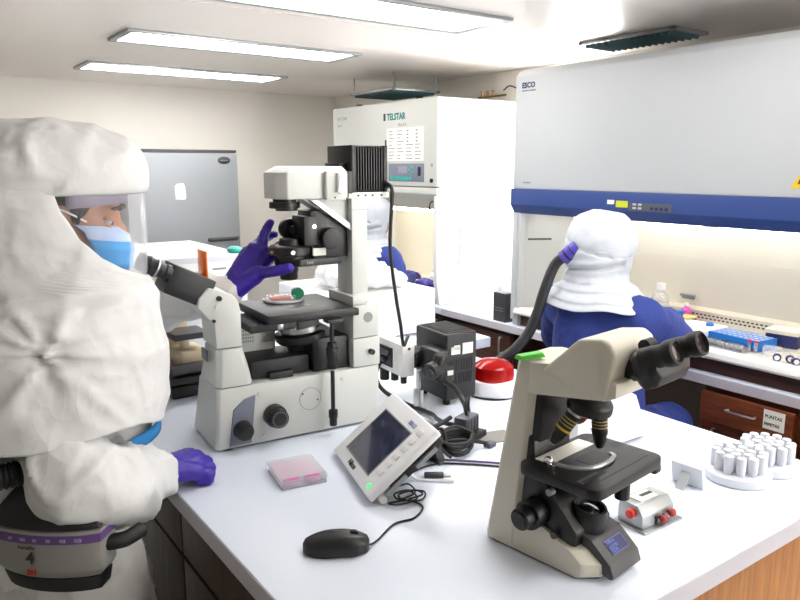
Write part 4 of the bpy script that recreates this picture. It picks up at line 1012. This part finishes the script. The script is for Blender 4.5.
b = MB(); b.tube([(.80, 1.125, .945), (.815, 1.13, .915), (.85, 1.16, .9035), (.93, 1.168, .9028), (1.0, 1.115, .9028), (1.06, 1.05, .9028), (1.12, 1.0, .9028)], .0023, seg=7); b.build('lead', 'black2', t, o)
b = MB(); b.tube([(.83, 1.19, .93), (.87, 1.205, .905), (.94, 1.19, .9028), (1.02, 1.12, .9028), (1.08, 1.06, .9028), (1.14, 1.02, .9028)], .0023, seg=7); b.build('lead', 'purple', t, o)
t = thing('usb_plug', 'dark plug with a silver tip lying beside the tilted screen', 'plug', (.895, 1.115, BZ), R(-35))
MB().box(-.03, .012, -.007, .007, 0.0005, .011, .003).build('body', 'dkgrey', t)
MB().box(.012, .027, -.006, .006, .003, .0075).build('tip', 'steel', t)
t = thing('white_lead', 'short white lead ending near the dark plug', 'lead', (.86, 1.12, BZ)); 
b = MB(); b.tube([(-.03, .03, .03), (-.015, .01, .006), (.0, -.005, .0035), (.03, -.03, .0035)], .003, seg=8); b.cyl((.03, -.03, .0045), (.047, -.043, .0045), .0045); b.build('lead', 'white2', t)

# ------------------------------------------------------------------ people
def interp(rows, z):
    """rows sorted by falling z: (z, values...)"""
    if z >= rows[0][0]: return rows[0][1:]
    for a, b in zip(rows, rows[1:]):
        if z >= b[0]:
            t = (a[0] - z) / (a[0] - b[0]); t = t * t * (3 - 2 * t) if len(a) > 3 else t
            return tuple(u + (v - u) * t for u, v in zip(a[1:], b[1:]))
    return rows[-1][1:]

def sellipse(a, rx, ry, n=2.3):
    c, s = math.cos(a), math.sin(a)
    return rx * math.copysign(abs(c) ** (2 / n), c), ry * math.copysign(abs(s) ** (2 / n), s)

def make_hood(rows, vis, ztop, off, parent, seed, folds, name='hood', matn='hoodm', nu=150, dome_pow=2.2, dome_shift=0.0, lift=0.0):
    """rows: (z, cx, cy, rx, ry) from brim to hem in person space; vis: (z, half angle of the face window)"""
    zb, zh = rows[0][0], rows[-1][0]
    bm = bmesh.new()
    def disp(p, n, k=1.0):
        d = 0
        for f in folds: d += f(p)
        r = ridge(p, (7, 7, 5), seed); r2 = ridge(p, (17, 17, 12), seed + 3); r3 = ridge(p, (34, 34, 26), seed + 9)
        return p + n * (k * (.007 * max(r, 0) ** 2 + .0024 * r2 + .0007 * r3) + d)
    # skirt
    zs = [zb - (zb - zh) * k / 90 for k in range(91)]; grid = []
    for z in zs:
        cx, cy, rx, ry = interp(rows, z); tv = interp(vis, z)[0]
        row = []
        for k in range(nu + 1):
            a = tv + (2 * math.pi - 2 * tv) * k / nu
            x, y = sellipse(a, rx, ry); n = Vector((x / rx ** 2, y / ry ** 2, .0)).normalized()
            p = Vector((cx + x, cy + y, z + lift * max(0, -math.sin(a)) * ((zb - z) / (zb - zh)) ** 2 + (0.006 * math.sin(5 * a + 1) * max(0, 1 - (z - zh) / .12))))
            edge = min(1, min(k, nu - k) / 5) if tv > .02 else 1
            row.append(bm.verts.new(disp(p, n, edge)))
        grid.append(row)
    for i in range(90):
        for k in range(nu):
            bm.faces.new((grid[i][k], grid[i][k + 1], grid[i + 1][k + 1], grid[i + 1][k]))
    # dome with a puffed brim
    cx, cy, rx, ry = interp(rows, zb); g2 = []
    zl = [(-.022, .975), (-.018, 1.005), (-.008, 1.025), (.006, 1.03)]
    H = ztop - zb
    for k in range(1, 33):
        u = k / 33; z = .006 + (H - .006) * math.sin(u * math.pi / 2)
        s = max(0.0, 1 - ((z - .006) / (H - .0059)) ** dome_pow) ** (1 / dome_pow); zl.append((z, 1.03 * s))
    for dz, s in zl:
        row = []
        for k in range(nu):
            a = 2 * math.pi * k / nu
            x, y = sellipse(a, rx * s, ry * s, 2.2)
            p = Vector((cx + x - dome_shift * max(dz, 0) / H, cy + y, zb + dz)); c0 = Vector((cx, cy, zb - .02))
            row.append(bm.verts.new(disp(p, (p - c0).normalized(), .5 + .9 * min(1, max(0, dz / .05)))))
        g2.append(row)
    for i in range(len(g2) - 1):
        for k in range(nu): bm.faces.new((g2[i][k], g2[i][(k + 1) % nu], g2[i + 1][(k + 1) % nu], g2[i + 1][k]))
    bm.faces.new(g2[-1])
    bmesh.ops.recalc_face_normals(bm, faces=bm.faces[:])
    bm.transform(Matrix.Translation(-Vector(off)))
    me = bpy.data.meshes.new(name); bm.to_mesh(me); bm.free()
    o = link(name, me, matn, parent, 0)
    md = o.modifiers.new('thickness', 'SOLIDIFY'); md.thickness = .002; md.offset = -1
    return o

def make_visor(rows, vis, off, parent, extra=.0):
    zb = rows[0][0]; z1 = vis[-1][0]; bm = bmesh.new(); g = []
    for i in range(31):
        z = zb + .005 - (zb + .005 - z1) * i / 30
        cx, cy, rx, ry = interp(rows, min(z, zb)); tv = min(interp(vis, min(z, zb))[0] + .06, 1.6)
        g.append([bm.verts.new((cx + sellipse(a, rx - .004, ry - .004, 2.3)[0], cy + sellipse(a, rx - .004, ry - .004, 2.3)[1], z)) for a in [-tv + 2 * tv * k / 40 for k in range(41)]])
    for i in range(30):
        for k in range(40): bm.faces.new((g[i][k], g[i][k + 1], g[i + 1][k + 1], g[i + 1][k]))
    bm.transform(Matrix.Translation(-Vector(off)))
    me = bpy.data.meshes.new('face_shield'); bm.to_mesh(me); bm.free()
    return link('face_shield', me, 'visor', parent, 0)

HEADP = [('ell', (-.012, 0, .03), (.096, .075, .086)), ('ell', (.028, 0, -.025), (.064, .06, .078)), ('ell', (.045, 0, -.076), (.046, .043, .034)),
         ('cap', (.088, 0, .008), (.111, 0, -.028), .009, .013), ('ell', (.1, .012, -.03), (.012, .009, .008)), ('ell', (.1, -.012, -.03), (.012, .009, .008)),
         ('ell', (.062, .036, -.03), (.03, .024, .028)), ('ell', (.062, -.036, -.03), (.03, .024, .028)),
         ('cap', (.078, -.036, .022), (.082, .036, .022), .014, .014), ('cap', (.09, -.018, -.062), (.09, .018, -.062), .01, .01),
         ('ell', (-.005, .074, -.012), (.02, .011, .032)), ('ell', (-.005, -.074, -.012), (.02, .011, .032)),
         ('cap', (-.02, 0, -.06), (-.045, 0, -.19), .054, .058)]
def tr_prims(prims, m):
    out = []
    for p in prims:
        if p[0] == 'cap': out.append(('cap', m @ Vector(p[1]), m @ Vector(p[2]), p[3], p[4]))
        else:
            r = p[3] if len(p) > 3 else Matrix.Identity(3)
            out.append(('ell', m @ Vector(p[1]), p[2], m.to_3x3() @ r))
    return out

def finger(pts, r): return [('cap', a, b, r * (1 - .08 * i), r * (1 - .08 * (i + 1))) for i, (a, b) in enumerate(zip(pts, pts[1:]))]

def add_face(m, off, parent):
    m2 = Matrix.Translation(-Vector(off)) @ m
    for s in (-1, 1):
        e = MB(); e.ell((.0765, s * .031, -.001), (.0115, .0125, .010), mx=m2); ey = e.build('eye', 'eyew', parent)
        MB().ell((.0848, s * .0312, -.003), (.0042, .0068, .0062), mx=m2).build('iris', 'hair', ey)
        e = MB(); e.ell((.0772, s * .031, .0055), (.0122, .0142, .0085), mx=m2); e.ell((.0772, s * .031, -.0085), (.0112, .0135, .0045), mx=m2); e.build('eyelid', 'skin', parent)
        e = MB(); e.tube([(.094, s * .014, .024), (.0965, s * .03, .029), (.084, s * .048, .024)], [.0035, .0045, .0035, .002], seg=8, mx=m2); e.build('eyebrow', 'hair', parent)
    h = blob([('ell', (-.022, 0, .036), (.098, .082, .09)), ('ell', (-.03, 0, -.02), (.075, .079, .06)), ('cap', (.035, -.066, .03), (.03, -.07, -.012), .012, .006), ('cap', (.035, .066, .03), (.03, .07, -.012), .012, .006), ('cap', (.06, -.04, .085), (.06, .04, .085), .02, .02)], .006, 3, m2)
    link('hair', h, 'hair', parent, 0)
    bm = bmesh.new(); g = []
    for i in range(19):
        v = i / 18; z = -.010 - .108 * v
        xc = .113 + .02 * math.sin(v * math.pi) ** 1.0 - .03 * max(0, v - .75) / .25 + (.0022 if i % 5 in (1, 2) else 0)
        xc += -.012 * (1 - min(1, v / .12))
        row = []
        for k in range(25):
            a = (-1 + 2 * k / 24) * R(88)
            w = .066 - .012 * v
            row.append(bm.verts.new(m2 @ Vector((xc - .072 * (1 - math.cos(a)) ** .9 - .006 * (1 - v) * math.cos(a) ** 0, w * math.sin(a), z - .006 * (1 - math.cos(a)) + .014 * v * (1 - math.cos(a))))))
        g.append(row)
    for i in range(18):
        for k in range(24): bm.faces.new((g[i][k], g[i][k + 1], g[i + 1][k + 1], g[i + 1][k]))
    bmesh.ops.recalc_face_normals(bm, faces=bm.faces[:])
    strip = [[tuple(v.co) for v in g[i]] for i in range(5)]
    me = bpy.data.meshes.new('face_mask'); bm.to_mesh(me); bm.free()
    mk = link('face_mask', me, 'mask', parent, 0); md = mk.modifiers.new('thickness', 'SOLIDIFY'); md.thickness = .0015; md.offset = 1
    # pale upper border, a strip just proud of the cloth
    cen = m2 @ Vector((.03, 0, -.04))
    bb = MB(); bb.loft([[Vector(p) + (Vector(p) - cen).normalized() * .0028 for p in q] for q in strip], caps=False, closed=False)
    bb.build('mask_border', 'maskw', mk)
    for s in (-1, 1):
        e = MB(); e.tube([(.046, s * .066, -.006), (.02, s * .078, .004), (-.004, s * .089, .008), (-.018, s * .087, -.02)], .0022, seg=6, mx=m2); e.tube([(.04, s * .058, -.085), (.01, s * .075, -.06), (-.012, s * .086, -.03)], .0022, seg=6, mx=m2)
        e.build('ear_loop', 'white2', mk)

def person(label, loc, prims, voxel=.011, group=None):
    me = blob(prims, voxel, 3, Matrix.Translation(-Vector(loc)))
    o = link('person', me, 'skin', None, 0); o.location = loc
    return tag(o, label, 'person', group)

# ---- the standing person at the inverted microscope
L1 = (.2, 1.5, 0.0)
HM = Matrix.Translation((.278, 1.485, 1.466)) @ Matrix.Rotation(R(-20), 4, 'Z') @ Matrix.Rotation(R(12), 4, 'Y')
rh_w = (.392, 1.384, .948); lh_w = (.672, 1.665, 1.25)
body = [('cap', (.2, 1.5, 1.28), (.2, 1.5, .95), .13, .13), ('ell', (.2, 1.5, 1.25), (.12, .19, .1)), ('ell', (.19, 1.5, .9), (.13, .16, .12)),
        ('cap', (.22, 1.41, .88), (.25, 1.40, .48), .085, .06), ('cap', (.25, 1.40, .48), (.2, 1.40, .1), .055, .04), ('cap', (.2, 1.40, .06), (.34, 1.39, .045), .04, .03),
        ('cap', (.2, 1.59, .88), (.2, 1.6, .48), .085, .06), ('cap', (.2, 1.6, .48), (.13, 1.6, .1), .055, .04), ('cap', (.13, 1.6, .06), (.27, 1.6, .045), .04, .03),
        ('cap', (.19, 1.37, 1.27), (.205, 1.26, 1.03), .05, .045), ('cap', (.205, 1.26, 1.03), rh_w, .045, .028),
        ('cap', (.2, 1.68, 1.3), (.43, 1.82, 1.2), .055, .042), ('cap', (.43, 1.82, 1.2), lh_w, .042, .027),
        ('cap', (.2, 1.5, 1.3), (.235, 1.49, 1.37), .06, .056)] + tr_prims(HEADP, HM)
RH = [(rh_w, (.45, 1.395, .945))]
def rhand(s):
    W = Vector(rh_w); pr = []; dxh = Vector((-.014, .0, 0))
    mc = [(.482, 1.428, .944), (.487, 1.408, .947), (.484, 1.388, .942), (.474, 1.369, .935)]
    pi_ = [(.508, 1.432, .930), (.514, 1.410, .931), (.512, 1.387, .928), (.502, 1.364, .923)]
    di = [(.506, 1.430, .914), (.512, 1.408, .913), (.510, 1.386, .913), (.5, 1.363, .912)]
    ti = [(.486, 1.424, .912), (.49, 1.405, .912), (.488, 1.385, .912), (.48, 1.366, .911)]
    mc, pi_, di, ti = [[Vector(p) + dxh for p in q] for q in (mc, pi_, di, ti)]
    for i in range(4):
        pr.append(('cap', W, mc[i], .027 * s, .0195 * s)); pr += finger([Vector(mc[i]), Vector(pi_[i]), Vector(di[i]), Vector(ti[i])], (.0145 - .0008 * i) * s)
    pr += [('cap', W + Vector((.01, .02, -.012)), (.455, 1.428, .93), .02 * s, .016 * s)] + finger([Vector((.455, 1.428, .93)), Vector((.482, 1.449, .921)), Vector((.508, 1.449, .913))], .0125 * s)
    return pr
def lhand(s):
    W = Vector(lh_w); pr = []
    mc = [(.775, 1.652, 1.330), (.757, 1.662, 1.347), (.744, 1.676, 1.347), (.734, 1.690, 1.336)]
    pi_ = [(.800, 1.652, 1.352), (.768, 1.668, 1.380), (.772, 1.69, 1.372), (.764, 1.702, 1.360)]
    di = [(.818, 1.65, 1.362), (.777, 1.668, 1.398), (.792, 1.69, 1.378), (.785, 1.702, 1.368)]
    ti = [(.834, 1.645, 1.370), (.785, 1.664, 1.412), (.806, 1.684, 1.380), (.80, 1.696, 1.372)]
    for i in range(4):
        pr.append(('cap', W, mc[i], .030 * s, .019 * s)); pr += finger([Vector(mc[i]), Vector(pi_[i]), Vector(di[i]), Vector(ti[i])], (.0128, .0132, .012, .0112)[i] * s)
    pr += [('cap', W + Vector((.012, -.008, .008)), (.728, 1.618, 1.293), .028 * s, .02 * s)] + finger([Vector((.728, 1.618, 1.293)), Vector((.748, 1.566, 1.303)), Vector((.772, 1.540, 1.312))], .0145 * s)
    return pr
p1 = person('person in white hooded coverall and clear visor standing at the inverted microscope', L1, body + rhand(.7) + lhand(.7))
add_face(HM, L1, p1)
suit = [('ell', (.205, 1.5, 1.2), (.19, .215, .19)), ('cap', (.215, 1.5, 1.2), (.205, 1.5, .97), .185, .19), ('ell', (.195, 1.5, .9), (.185, .205, .15)), ('ell', (.27, 1.5, 1.02), (.135, .19, .1)),
        ('cap', (.23, 1.405, .86), (.275, 1.40, .48), .118, .095), ('cap', (.275, 1.40, .48), (.22, 1.4, .1), .092, .075), ('ell', (.26, 1.395, .052), (.14, .055, .05)),
        ('cap', (.2, 1.6, .86), (.2, 1.61, .48), .118, .095), ('cap', (.2, 1.61, .48), (.15, 1.61, .1), .092, .075), ('ell', (.19, 1.61, .052), (.14, .055, .05)),
        ('cap', (.19, 1.37, 1.27), (.2, 1.30, 1.08), .062, .066), ('cap', (.2, 1.30, 1.1), (.208, 1.255, 1.02), .066, .072), ('cap', (.208, 1.255, 1.02), (.32, 1.325, .965), .074, .07), ('cap', (.32, 1.325, .965), (.385, 1.378, .95), .07, .046),
        ('ell', (.245, 1.262, .985), (.085, .07, .05)),
        ('cap', (.2, 1.68, 1.3), (.40, 1.82, 1.21), .09, .083), ('cap', (.40, 1.82, 1.21), (.55, 1.76, 1.225), .083, .066), ('cap', (.55, 1.76, 1.225), (.665, 1.67, 1.246), .064, .04)]
me = blob(suit, .0085, 8, Matrix.Translation(-Vector(L1)))
def armw(p):
    x, y, z = p[0] + L1[0], p[1] + L1[1], p[2]
    return 1.5 if (y < 1.33 or y > 1.66 or z < .85) else .8
wrinkle(me, .009, (9, 9, 7), 2.0, .0025, armw)
link('coverall', me, 'suit', p1, 0)
me = blob(rhand(1) + [('cap', (.370, 1.366, .95), rh_w, .037, .034)], .0032, 4, Matrix.Translation(-Vector(L1))); wrinkle(me, .0012, (60, 60, 60), 2); link('glove', me, 'glove', p1, 0)
me = blob(lhand(1) + [('cap', (.652, 1.682, 1.236), lh_w, .036, .03)], .0032, 4, Matrix.Translation(-Vector(L1))); wrinkle(me, .0012, (60, 60, 60), 3); link('glove', me, 'glove', p1, 0)
b = MB(); b.lathe([(.035, -.004), (.039, -.004), (.039, .004), (.035, .004)], (.652, 1.682, 1.236), (.022, -.018, .016), seg=28); b.build('glove_cuff', 'glove', p1, L1)
ROWS = [(1.522, .245, 1.50, .183, .15), (1.42, .245, 1.5, .183, .155), (1.36, .245, 1.5, .178, .165), (1.325, .245, 1.5, .172, .18), (1.295, .235, 1.5, .192, .22), (1.25, .222, 1.5, .205, .244), (1.18, .218, 1.5, .216, .258), (1.1, .213, 1.5, .215, .268), (1.045, .208, 1.5, .206, .272)]
VIS = [(1.522, R(93)), (1.47, R(90)), (1.42, R(84)), (1.385, R(74)), (1.36, R(60)), (1.343, R(40)), (1.332, R(16)), (1.328, 0.0)]
def star(p):
    q = p - Vector((.185, 1.235, 1.25)); r = q.length
    a = math.atan2(q.z, q.x); base = -.028 * math.exp(-(r / .028) ** 2)
    env = math.exp(-r / .10) * min(1, r / .02) * (1 if p.y < 1.42 else 0)
    return base + env * .018 * (max(0, math.cos(a * 6 + .8)) ** 3 - .25)
def seam(p):
    if p.y > 1.5: return 0
    a = (p - Vector((.185, 1.24, 1.25)))
    out = 0
    for d, w in ((Vector((.32, 0, .56)), .010), (Vector((.5, 0, -.62)), .010), (Vector((-.42, 0, .3)), .008)):
        d = d.normalized(); tt = a.dot(d)
        if 0 < tt < .26:
            n = (Vector((a.x, 0, a.z)) - d * tt); n.y = 0
            out += .012 * math.exp(-(n.length / w) ** 2) * (1 - tt / .26)
    return out
def tuck(p):
    # gathered line running back from the window top corner
    zc = 1.515 + .05 * (.25 - p.x); return -.012 * math.exp(-((p.z - zc) / .009) ** 2) if p.x < .25 else 0
make_hood(ROWS, VIS, 1.630, L1, p1, 4.0, (star, seam, tuck), matn='suit', lift=.055)
make_visor(ROWS, VIS, L1, p1)
bm = MB()
rg = []
for top in (1, 0):
    row = []
    for k in range(41):
        a = R(-88 + 176 * k / 40); z = 1.528 if top else 1.499 - .022 * abs(a) / R(88)
        cx, cy, rx, ry = interp(ROWS, z); row.append((cx + sellipse(a, rx - .009, ry - .009)[0], cy + sellipse(a, rx - .009, ry - .009)[1], z))
    rg.append(row)
bm.loft(rg, caps=False, closed=False); o_ = bm.build('visor_band', 'lilac', p1, L1, 0); o_.modifiers.new('t', 'SOLIDIFY').thickness = .002
# blue tape below the cape hem
rg = []
for z, k in ((1.048, .9), (1.022, .9)):
    rg.append([(.207 + sellipse(a, .215, .212)[0], 1.5 + sellipse(a, .215, .212)[1], z + .004 + .002 * math.cos(a)) for a in [2 * math.pi * k / 60 for k in range(60)]])
bm = MB(); bm.loft(rg, caps=False); o_ = bm.build('waist_tape', 'bluetape', p1, L1, 0); o_.modifiers.new('t', 'SOLIDIFY').thickness = .003
# belt blower
o = (.178, 1.275, .922)
t = thing('respirator_blower', 'grey belt-worn air blower numbered 4 hanging at the standing person’s hip', 'air blower', o, R(-42))
def bl(x, z, d): return None
def brow(z, hw, dep, bulge=.022):
    P = []
    for k in range(13):
        u = -1 + 2 * k / 12; P.append((u * hw, -dep - bulge * (1 - u * u) ** .8, z))
    return P + [(hw, .02, z), (-hw, .02, z)]
b = MB(); b.loft([brow(-.055, .088, .018), brow(-.04, .098, .026), brow(.018, .1, .03), brow(.033, .1, .028)], bev=.003); b.build('housing', 'papr', t)
b = MB(); b.loft([brow(-.085, .084, .012), brow(-.056, .09, .018)], bev=.003); b.build('battery', 'black2', t)
b = MB(); b.loft([brow(.034, .098, .026), brow(.06, .088, .018), brow(.095, .06, .0)], bev=.004); b.build('filter_cover', 'char', t)
b = MB(); b.loft([brow(.014, .1006, .0318), brow(.028, .1006, .0310)]); b.build('filter_strip', 'purple', t)
g = MB()
for k in range(7):
    x = -.075 + k * .023; y = -.0325 - .022 * (1 - (x / .1006) ** 2) ** .8
    g.box(x, x + random.uniform(.006, .014), y, y + .004, .0185, .0235)
g.build('strip_print', 'lilac', t)
def bf(x, z): return frame((x, -.0318 - .022 * (1 - (x / .1) ** 2) ** .8, z), (1, -.18 * x / .05 * 0, 0), (0, 0.02, 1))
text('lettering', '4', .030, 'blktxt', t, bf(-.022, -.022), bold=.0006)
text('lettering', 'Versaflo', .009, 'blktxt', t, bf(-.035, .003))
text('lettering', '3M', .013, 'redtxt', t, bf(-.022, -.042), bold=.001)
b = MB(); b.tube([(.088, -.005, -.004), (.105, .004, -.005), (.12, .018, -.006), (.13, .05, -.006)], .014, seg=10); b.build('belt', 'black2', t)
inv = (Matrix.Translation(Vector(o)) @ Matrix.Rotation(R(-42), 4, 'Z')).inverted()
hp_ = [(-.0, -.005, .09)] + [tuple(inv @ Vector(p)) for p in ((.182, 1.285, 1.035), (.15, 1.272, 1.052), (.10, 1.272, 1.052), (.04, 1.29, 1.06), (-.05, 1.36, 1.15), (-.085, 1.45, 1.32), (-.04, 1.5, 1.45), (.03, 1.5, 1.47))]
b = MB(); b.tube(hp_, .021, seg=14, sub=14, ribs=1); b.build('breathing_hose', 'black2', t)

# ---- seated people at the two cabinets (both face the wall side, +x)
def seated(label, loc, dx, right_hand, left_hand, rows, vis, ztop, seed, hose, turn=0.0, r_elb=None, l_elb=None):
    x, y = loc
    off = (x, y, 0.0)
    def Q(a, b, c): return (x + a, y + b, c)
    hb = rows[0][0]
    hm = Matrix.Translation(Q(.03, 0, hb - .02)) @ Matrix.Rotation(R(turn), 4, 'Z') @ Matrix.Rotation(R(10), 4, 'Y')
    re = r_elb or Q(.16, -.27, .86); le = l_elb or Q(.16, .27, .86)
    rs, ls = Q(.02, -.17, 1.03), Q(.02, .17, 1.03)
    base = lambda k: [('cap', Q(0, 0, 1.0), Q(-.02, 0, .6), .125 * k, .13 * k), ('ell', Q(.0, 0, 1.02), (.1 * k, .185 * k, .085 * k)), ('ell', Q(-.02, 0, .58), (.14 * k, .18 * k, .11)),
        ('cap', Q(.0, -.1, .56), Q(.36, -.11, .56), .085 * k, .07 * k), ('cap', Q(.36, -.11, .56), Q(.33, -.11, .12), .06 * k, .045 * k), ('cap', Q(.33, -.11, .06), Q(.44, -.11, .05), .045, .035),
        ('cap', Q(.0, .1, .56), Q(.36, .11, .56), .085 * k, .07 * k), ('cap', Q(.36, .11, .56), Q(.33, .11, .12), .06 * k, .045 * k), ('cap', Q(.33, .11, .06), Q(.44, .11, .05), .045, .035)]
    arms = lambda k: [('cap', rs, re, .055 * k, .046 * k), ('cap', re, right_hand, .045 * k, .028 * k), ('cap', ls, le, .055 * k, .046 * k), ('cap', le, left_hand, .045 * k, .028 * k)]
    hp = lambda s: sum([hand_simple(Vector(right_hand), Vector(re), 1, s), hand_simple(Vector(left_hand), Vector(le), -1, s)], [])
    o = person(label, off, base(.8) + arms(.8) + hp(.7) + [('cap', Q(.0, 0, 1.05), Q(.02, 0, 1.12), .055, .055)] + tr_prims(HEADP, hm), .013)
    me = blob(base(1.15) + [('ell', Q(-.01, 0, .72), (.17, .2, .18))] + arms(1.5), .010, 8, Matrix.Translation(-Vector(off)))
    wrinkle(me, .010, (8, 8, 5), seed, .0025)
    link('gown', me, 'gown', o, 0)
    for hnd, el, sd in ((right_hand, re, 1), (left_hand, le, -1)):
        me = blob(hand_simple(Vector(hnd), Vector(el), sd, 1.0), .004, 4, Matrix.Translation(-Vector(off))); link('glove', me, 'glove', o, 0)
    def crease(p):
        q = p.z - (hb - .055 - .25 * (p.y - y) * .25 + .1 * (p.x - x)); return (-.012 * math.exp(-(q / .008) ** 2) + .006 * math.exp(-((q - .02) / .012) ** 2)) if p.x < x + .02 else 0
    def crease2(p):
        q = p.z - (hb + .015 + .35 * (p.y - y)); return -.006 * math.exp(-(q / .007) ** 2) if p.x < x and abs(p.y - y) < .1 else 0
    make_hood(rows, vis, ztop, off, o, seed, (crease, crease2), nu=110)
    make_visor(rows, vis, off, o)
    h = blob([('ell', (-.022, 0, .036), (.098, .082, .09))], .01, 2, Matrix.Translation(-Vector(off)) @ hm); link('hair', h, 'hair', o, 0)
    if hose:
        b = MB(); b.tube(hose, .019, seg=14, sub=14, ribs=0); hs = b.build('breathing_hose', 'char', o, off)
        h0, h1 = Vector(hose[0]), Vector(hose[1]); d = (h0 - h1).normalized()
        b = MB(); b.cyl(h0 - d * .022, h0 + d * .05, .027, .025, bev=.003); b.build('hose_connector', 'violetpl', hs, off)
        b = MB(); b.cyl(h0 - d * .004, h0 + d * .004, .0265); b.cyl(h0 + d * .022, h0 + d * .026, .0262); b.build('connector_ring', 'black', hs, off)
    return o
def hand_simple(w, e, sd, s):
    d = (w - e).normalized(); side = Vector((0, 0, 1)).cross(d).normalized() * sd; up = d.cross(side) * sd; dn = Vector((0, 0, -1))
    pr = []
    for i, (o_, l) in enumerate(((.026, .07), (.009, .078), (-.009, .072), (-.026, .056))):
        k = w + d * .08 + side * o_; pr.append(('cap', w, k, .024 * s, .015 * s))
        pr += finger([k, k + d * l * .5 + dn * .008, k + d * l * .75 + dn * .028, k + d * l * .8 + dn * .045], .0105 * s)
    pr += finger([w + d * .025 + side * .02, w + d * .06 + side * .045 + dn * .015, w + d * .09 + side * .04 + dn * .03], .0125 * s)
    return pr

x2, y2 = 2.06, 1.665
ROWS2 = [(1.262, x2 + .01, y2, .122, .113), (1.21, x2 + .008, y2, .115, .105), (1.175, x2 + .0, y2, .106, .097), (1.15, x2 - .005, y2, .105, .103), (1.125, x2 - .005, y2, .122, .145), (1.09, x2 - .01, y2, .14, .185), (1.065, x2 - .015, y2, .148, .2)]
VIS2 = [(1.262, R(62)), (1.2, R(58)), (1.16, R(40)), (1.135, R(12)), (1.13, 0.0)]
hose2 = [(1.945, 1.705, 1.245), (1.925, 1.744, 1.205), (1.89, 1.759, 1.11), (1.87, 1.766, 1.04), (1.845, 1.783, .962), (1.80, 1.806, .90), (1.765, 1.83, .868), (1.735, 1.84, .845), (1.715, 1.80, .80), (1.72, 1.74, .74), (1.78, 1.68, .70), (1.86, 1.66, .68)]
seated('seated person in blue gown and white hood with black hose at the blue-fronted cabinet', (x2, y2), 0, (2.62, 1.735, .93), (2.66, 1.98, .92), ROWS2, VIS2, 1.392, 6.0, hose2, 10, r_elb=(2.30, 1.485, .925), l_elb=(2.22, 1.98, .86))
x3, y3 = 2.24, 3.46
ROWS3 = [(z - .0, cx - x2 + x3, cy - y2 + y3, rx, ry) for z, cx, cy, rx, ry in ROWS2]
VIS3 = VIS2
seated('person in blue gown and white hood mostly hidden behind the inverted microscope’s pillar', (x3, y3), 0, (2.60, 3.56, .87), (2.66, 3.72, .87), ROWS3, VIS3, 1.392, 9.0, None, -10, r_elb=(2.33, 3.26, .80))

def stool(x, y, label):
    t = thing('lab_stool', label, 'stool', (x, y, 0), R(20), 'stools at the cabinets')
    MB().lathe([(0, .42), (.16, .42), (.18, .435), (.18, .455), (.165, .465), (0, .467)], seg=36).build('seat', 'black2', t)
    MB().cyl((0, 0, .1), (0, 0, .42), .025).build('column', 'chrome', t)
    for k in range(5):
        a = R(72 * k); c_, s_ = math.cos(a), math.sin(a)
        g = MB().tube([(0, 0, .11), (.12 * c_, .12 * s_, .095), (.24 * c_, .24 * s_, .07)], .016).build('leg', 'black', t)
        MB().cyl((.24 * c_ - .012 * s_, .24 * s_ + .012 * c_, .027), (.24 * c_ + .012 * s_, .24 * s_ - .012 * c_, .027), .027).cyl((.24 * c_, .24 * s_, .03), (.24 * c_, .24 * s_, .07), .007).build('caster', 'black2', g)
stool(2.04, 1.665, 'black round lab stool under the seated person at the blue-fronted cabinet')
stool(2.22, 3.46, 'black round lab stool under the person at the further cabinet')

# ------------------------------------------------------------------ camera, light level
P = math.atan(133 / 715.0); A = R(35.5)
cam = bpy.data.cameras.new('camera'); cam.sensor_width = 36; cam.lens = 36 * 715 / 800.0
co = bpy.data.objects.new('camera', cam); C.objects.link(co)
fwd = Vector((math.sin(A) * math.cos(P), math.cos(A) * math.cos(P), -math.sin(P)))
co.location = (0, 0, 1.55); co.rotation_euler = fwd.to_track_quat('-Z', 'Y').to_euler()
cam.clip_start = .02
sc = bpy.context.scene; sc.camera = co
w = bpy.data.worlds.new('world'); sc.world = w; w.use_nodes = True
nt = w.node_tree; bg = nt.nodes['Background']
tc = nt.nodes.new('ShaderNodeTexCoord'); sx = nt.nodes.new('ShaderNodeSeparateXYZ'); cr = nt.nodes.new('ShaderNodeValToRGB')   # lower half brighter than the sky, added as uplight for the ceiling
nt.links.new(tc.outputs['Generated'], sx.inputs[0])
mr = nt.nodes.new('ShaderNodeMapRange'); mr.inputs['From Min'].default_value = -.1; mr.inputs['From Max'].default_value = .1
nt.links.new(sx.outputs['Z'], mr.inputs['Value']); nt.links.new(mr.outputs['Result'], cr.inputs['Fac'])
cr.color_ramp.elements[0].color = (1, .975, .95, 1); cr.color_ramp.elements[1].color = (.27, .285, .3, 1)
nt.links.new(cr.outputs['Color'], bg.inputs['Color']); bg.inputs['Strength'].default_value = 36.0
sc.view_settings.view_transform = 'Standard'; sc.view_settings.look = 'None'
sc.view_settings.gamma = 1; sc.view_settings.use_curve_mapping = False
sc.view_settings.exposure = 0.05
sc.cycles.max_bounces = 10; sc.cycles.transparent_max_bounces = 24
sc.cycles.use_denoising = True

for nm, w_, h_, loc, d in (('window_portal', 1.3, 1.2, (2.55, YF - .02, 1.45), (0, 1, 0)), ('window_portal', .55, 1.2, (XR + .02, 2.855, 1.52), (-1, 0, 0))):  # portals for the two added windows
    pl = bpy.data.lights.new(nm, 'AREA'); pl.shape = 'RECTANGLE'; pl.size = w_; pl.size_y = h_; pl.cycles.is_portal = True
    po = bpy.data.objects.new(nm, pl); C.objects.link(po); po.location = loc; po.rotation_euler = Vector(d).to_track_quat('-Z', 'Z').to_euler()
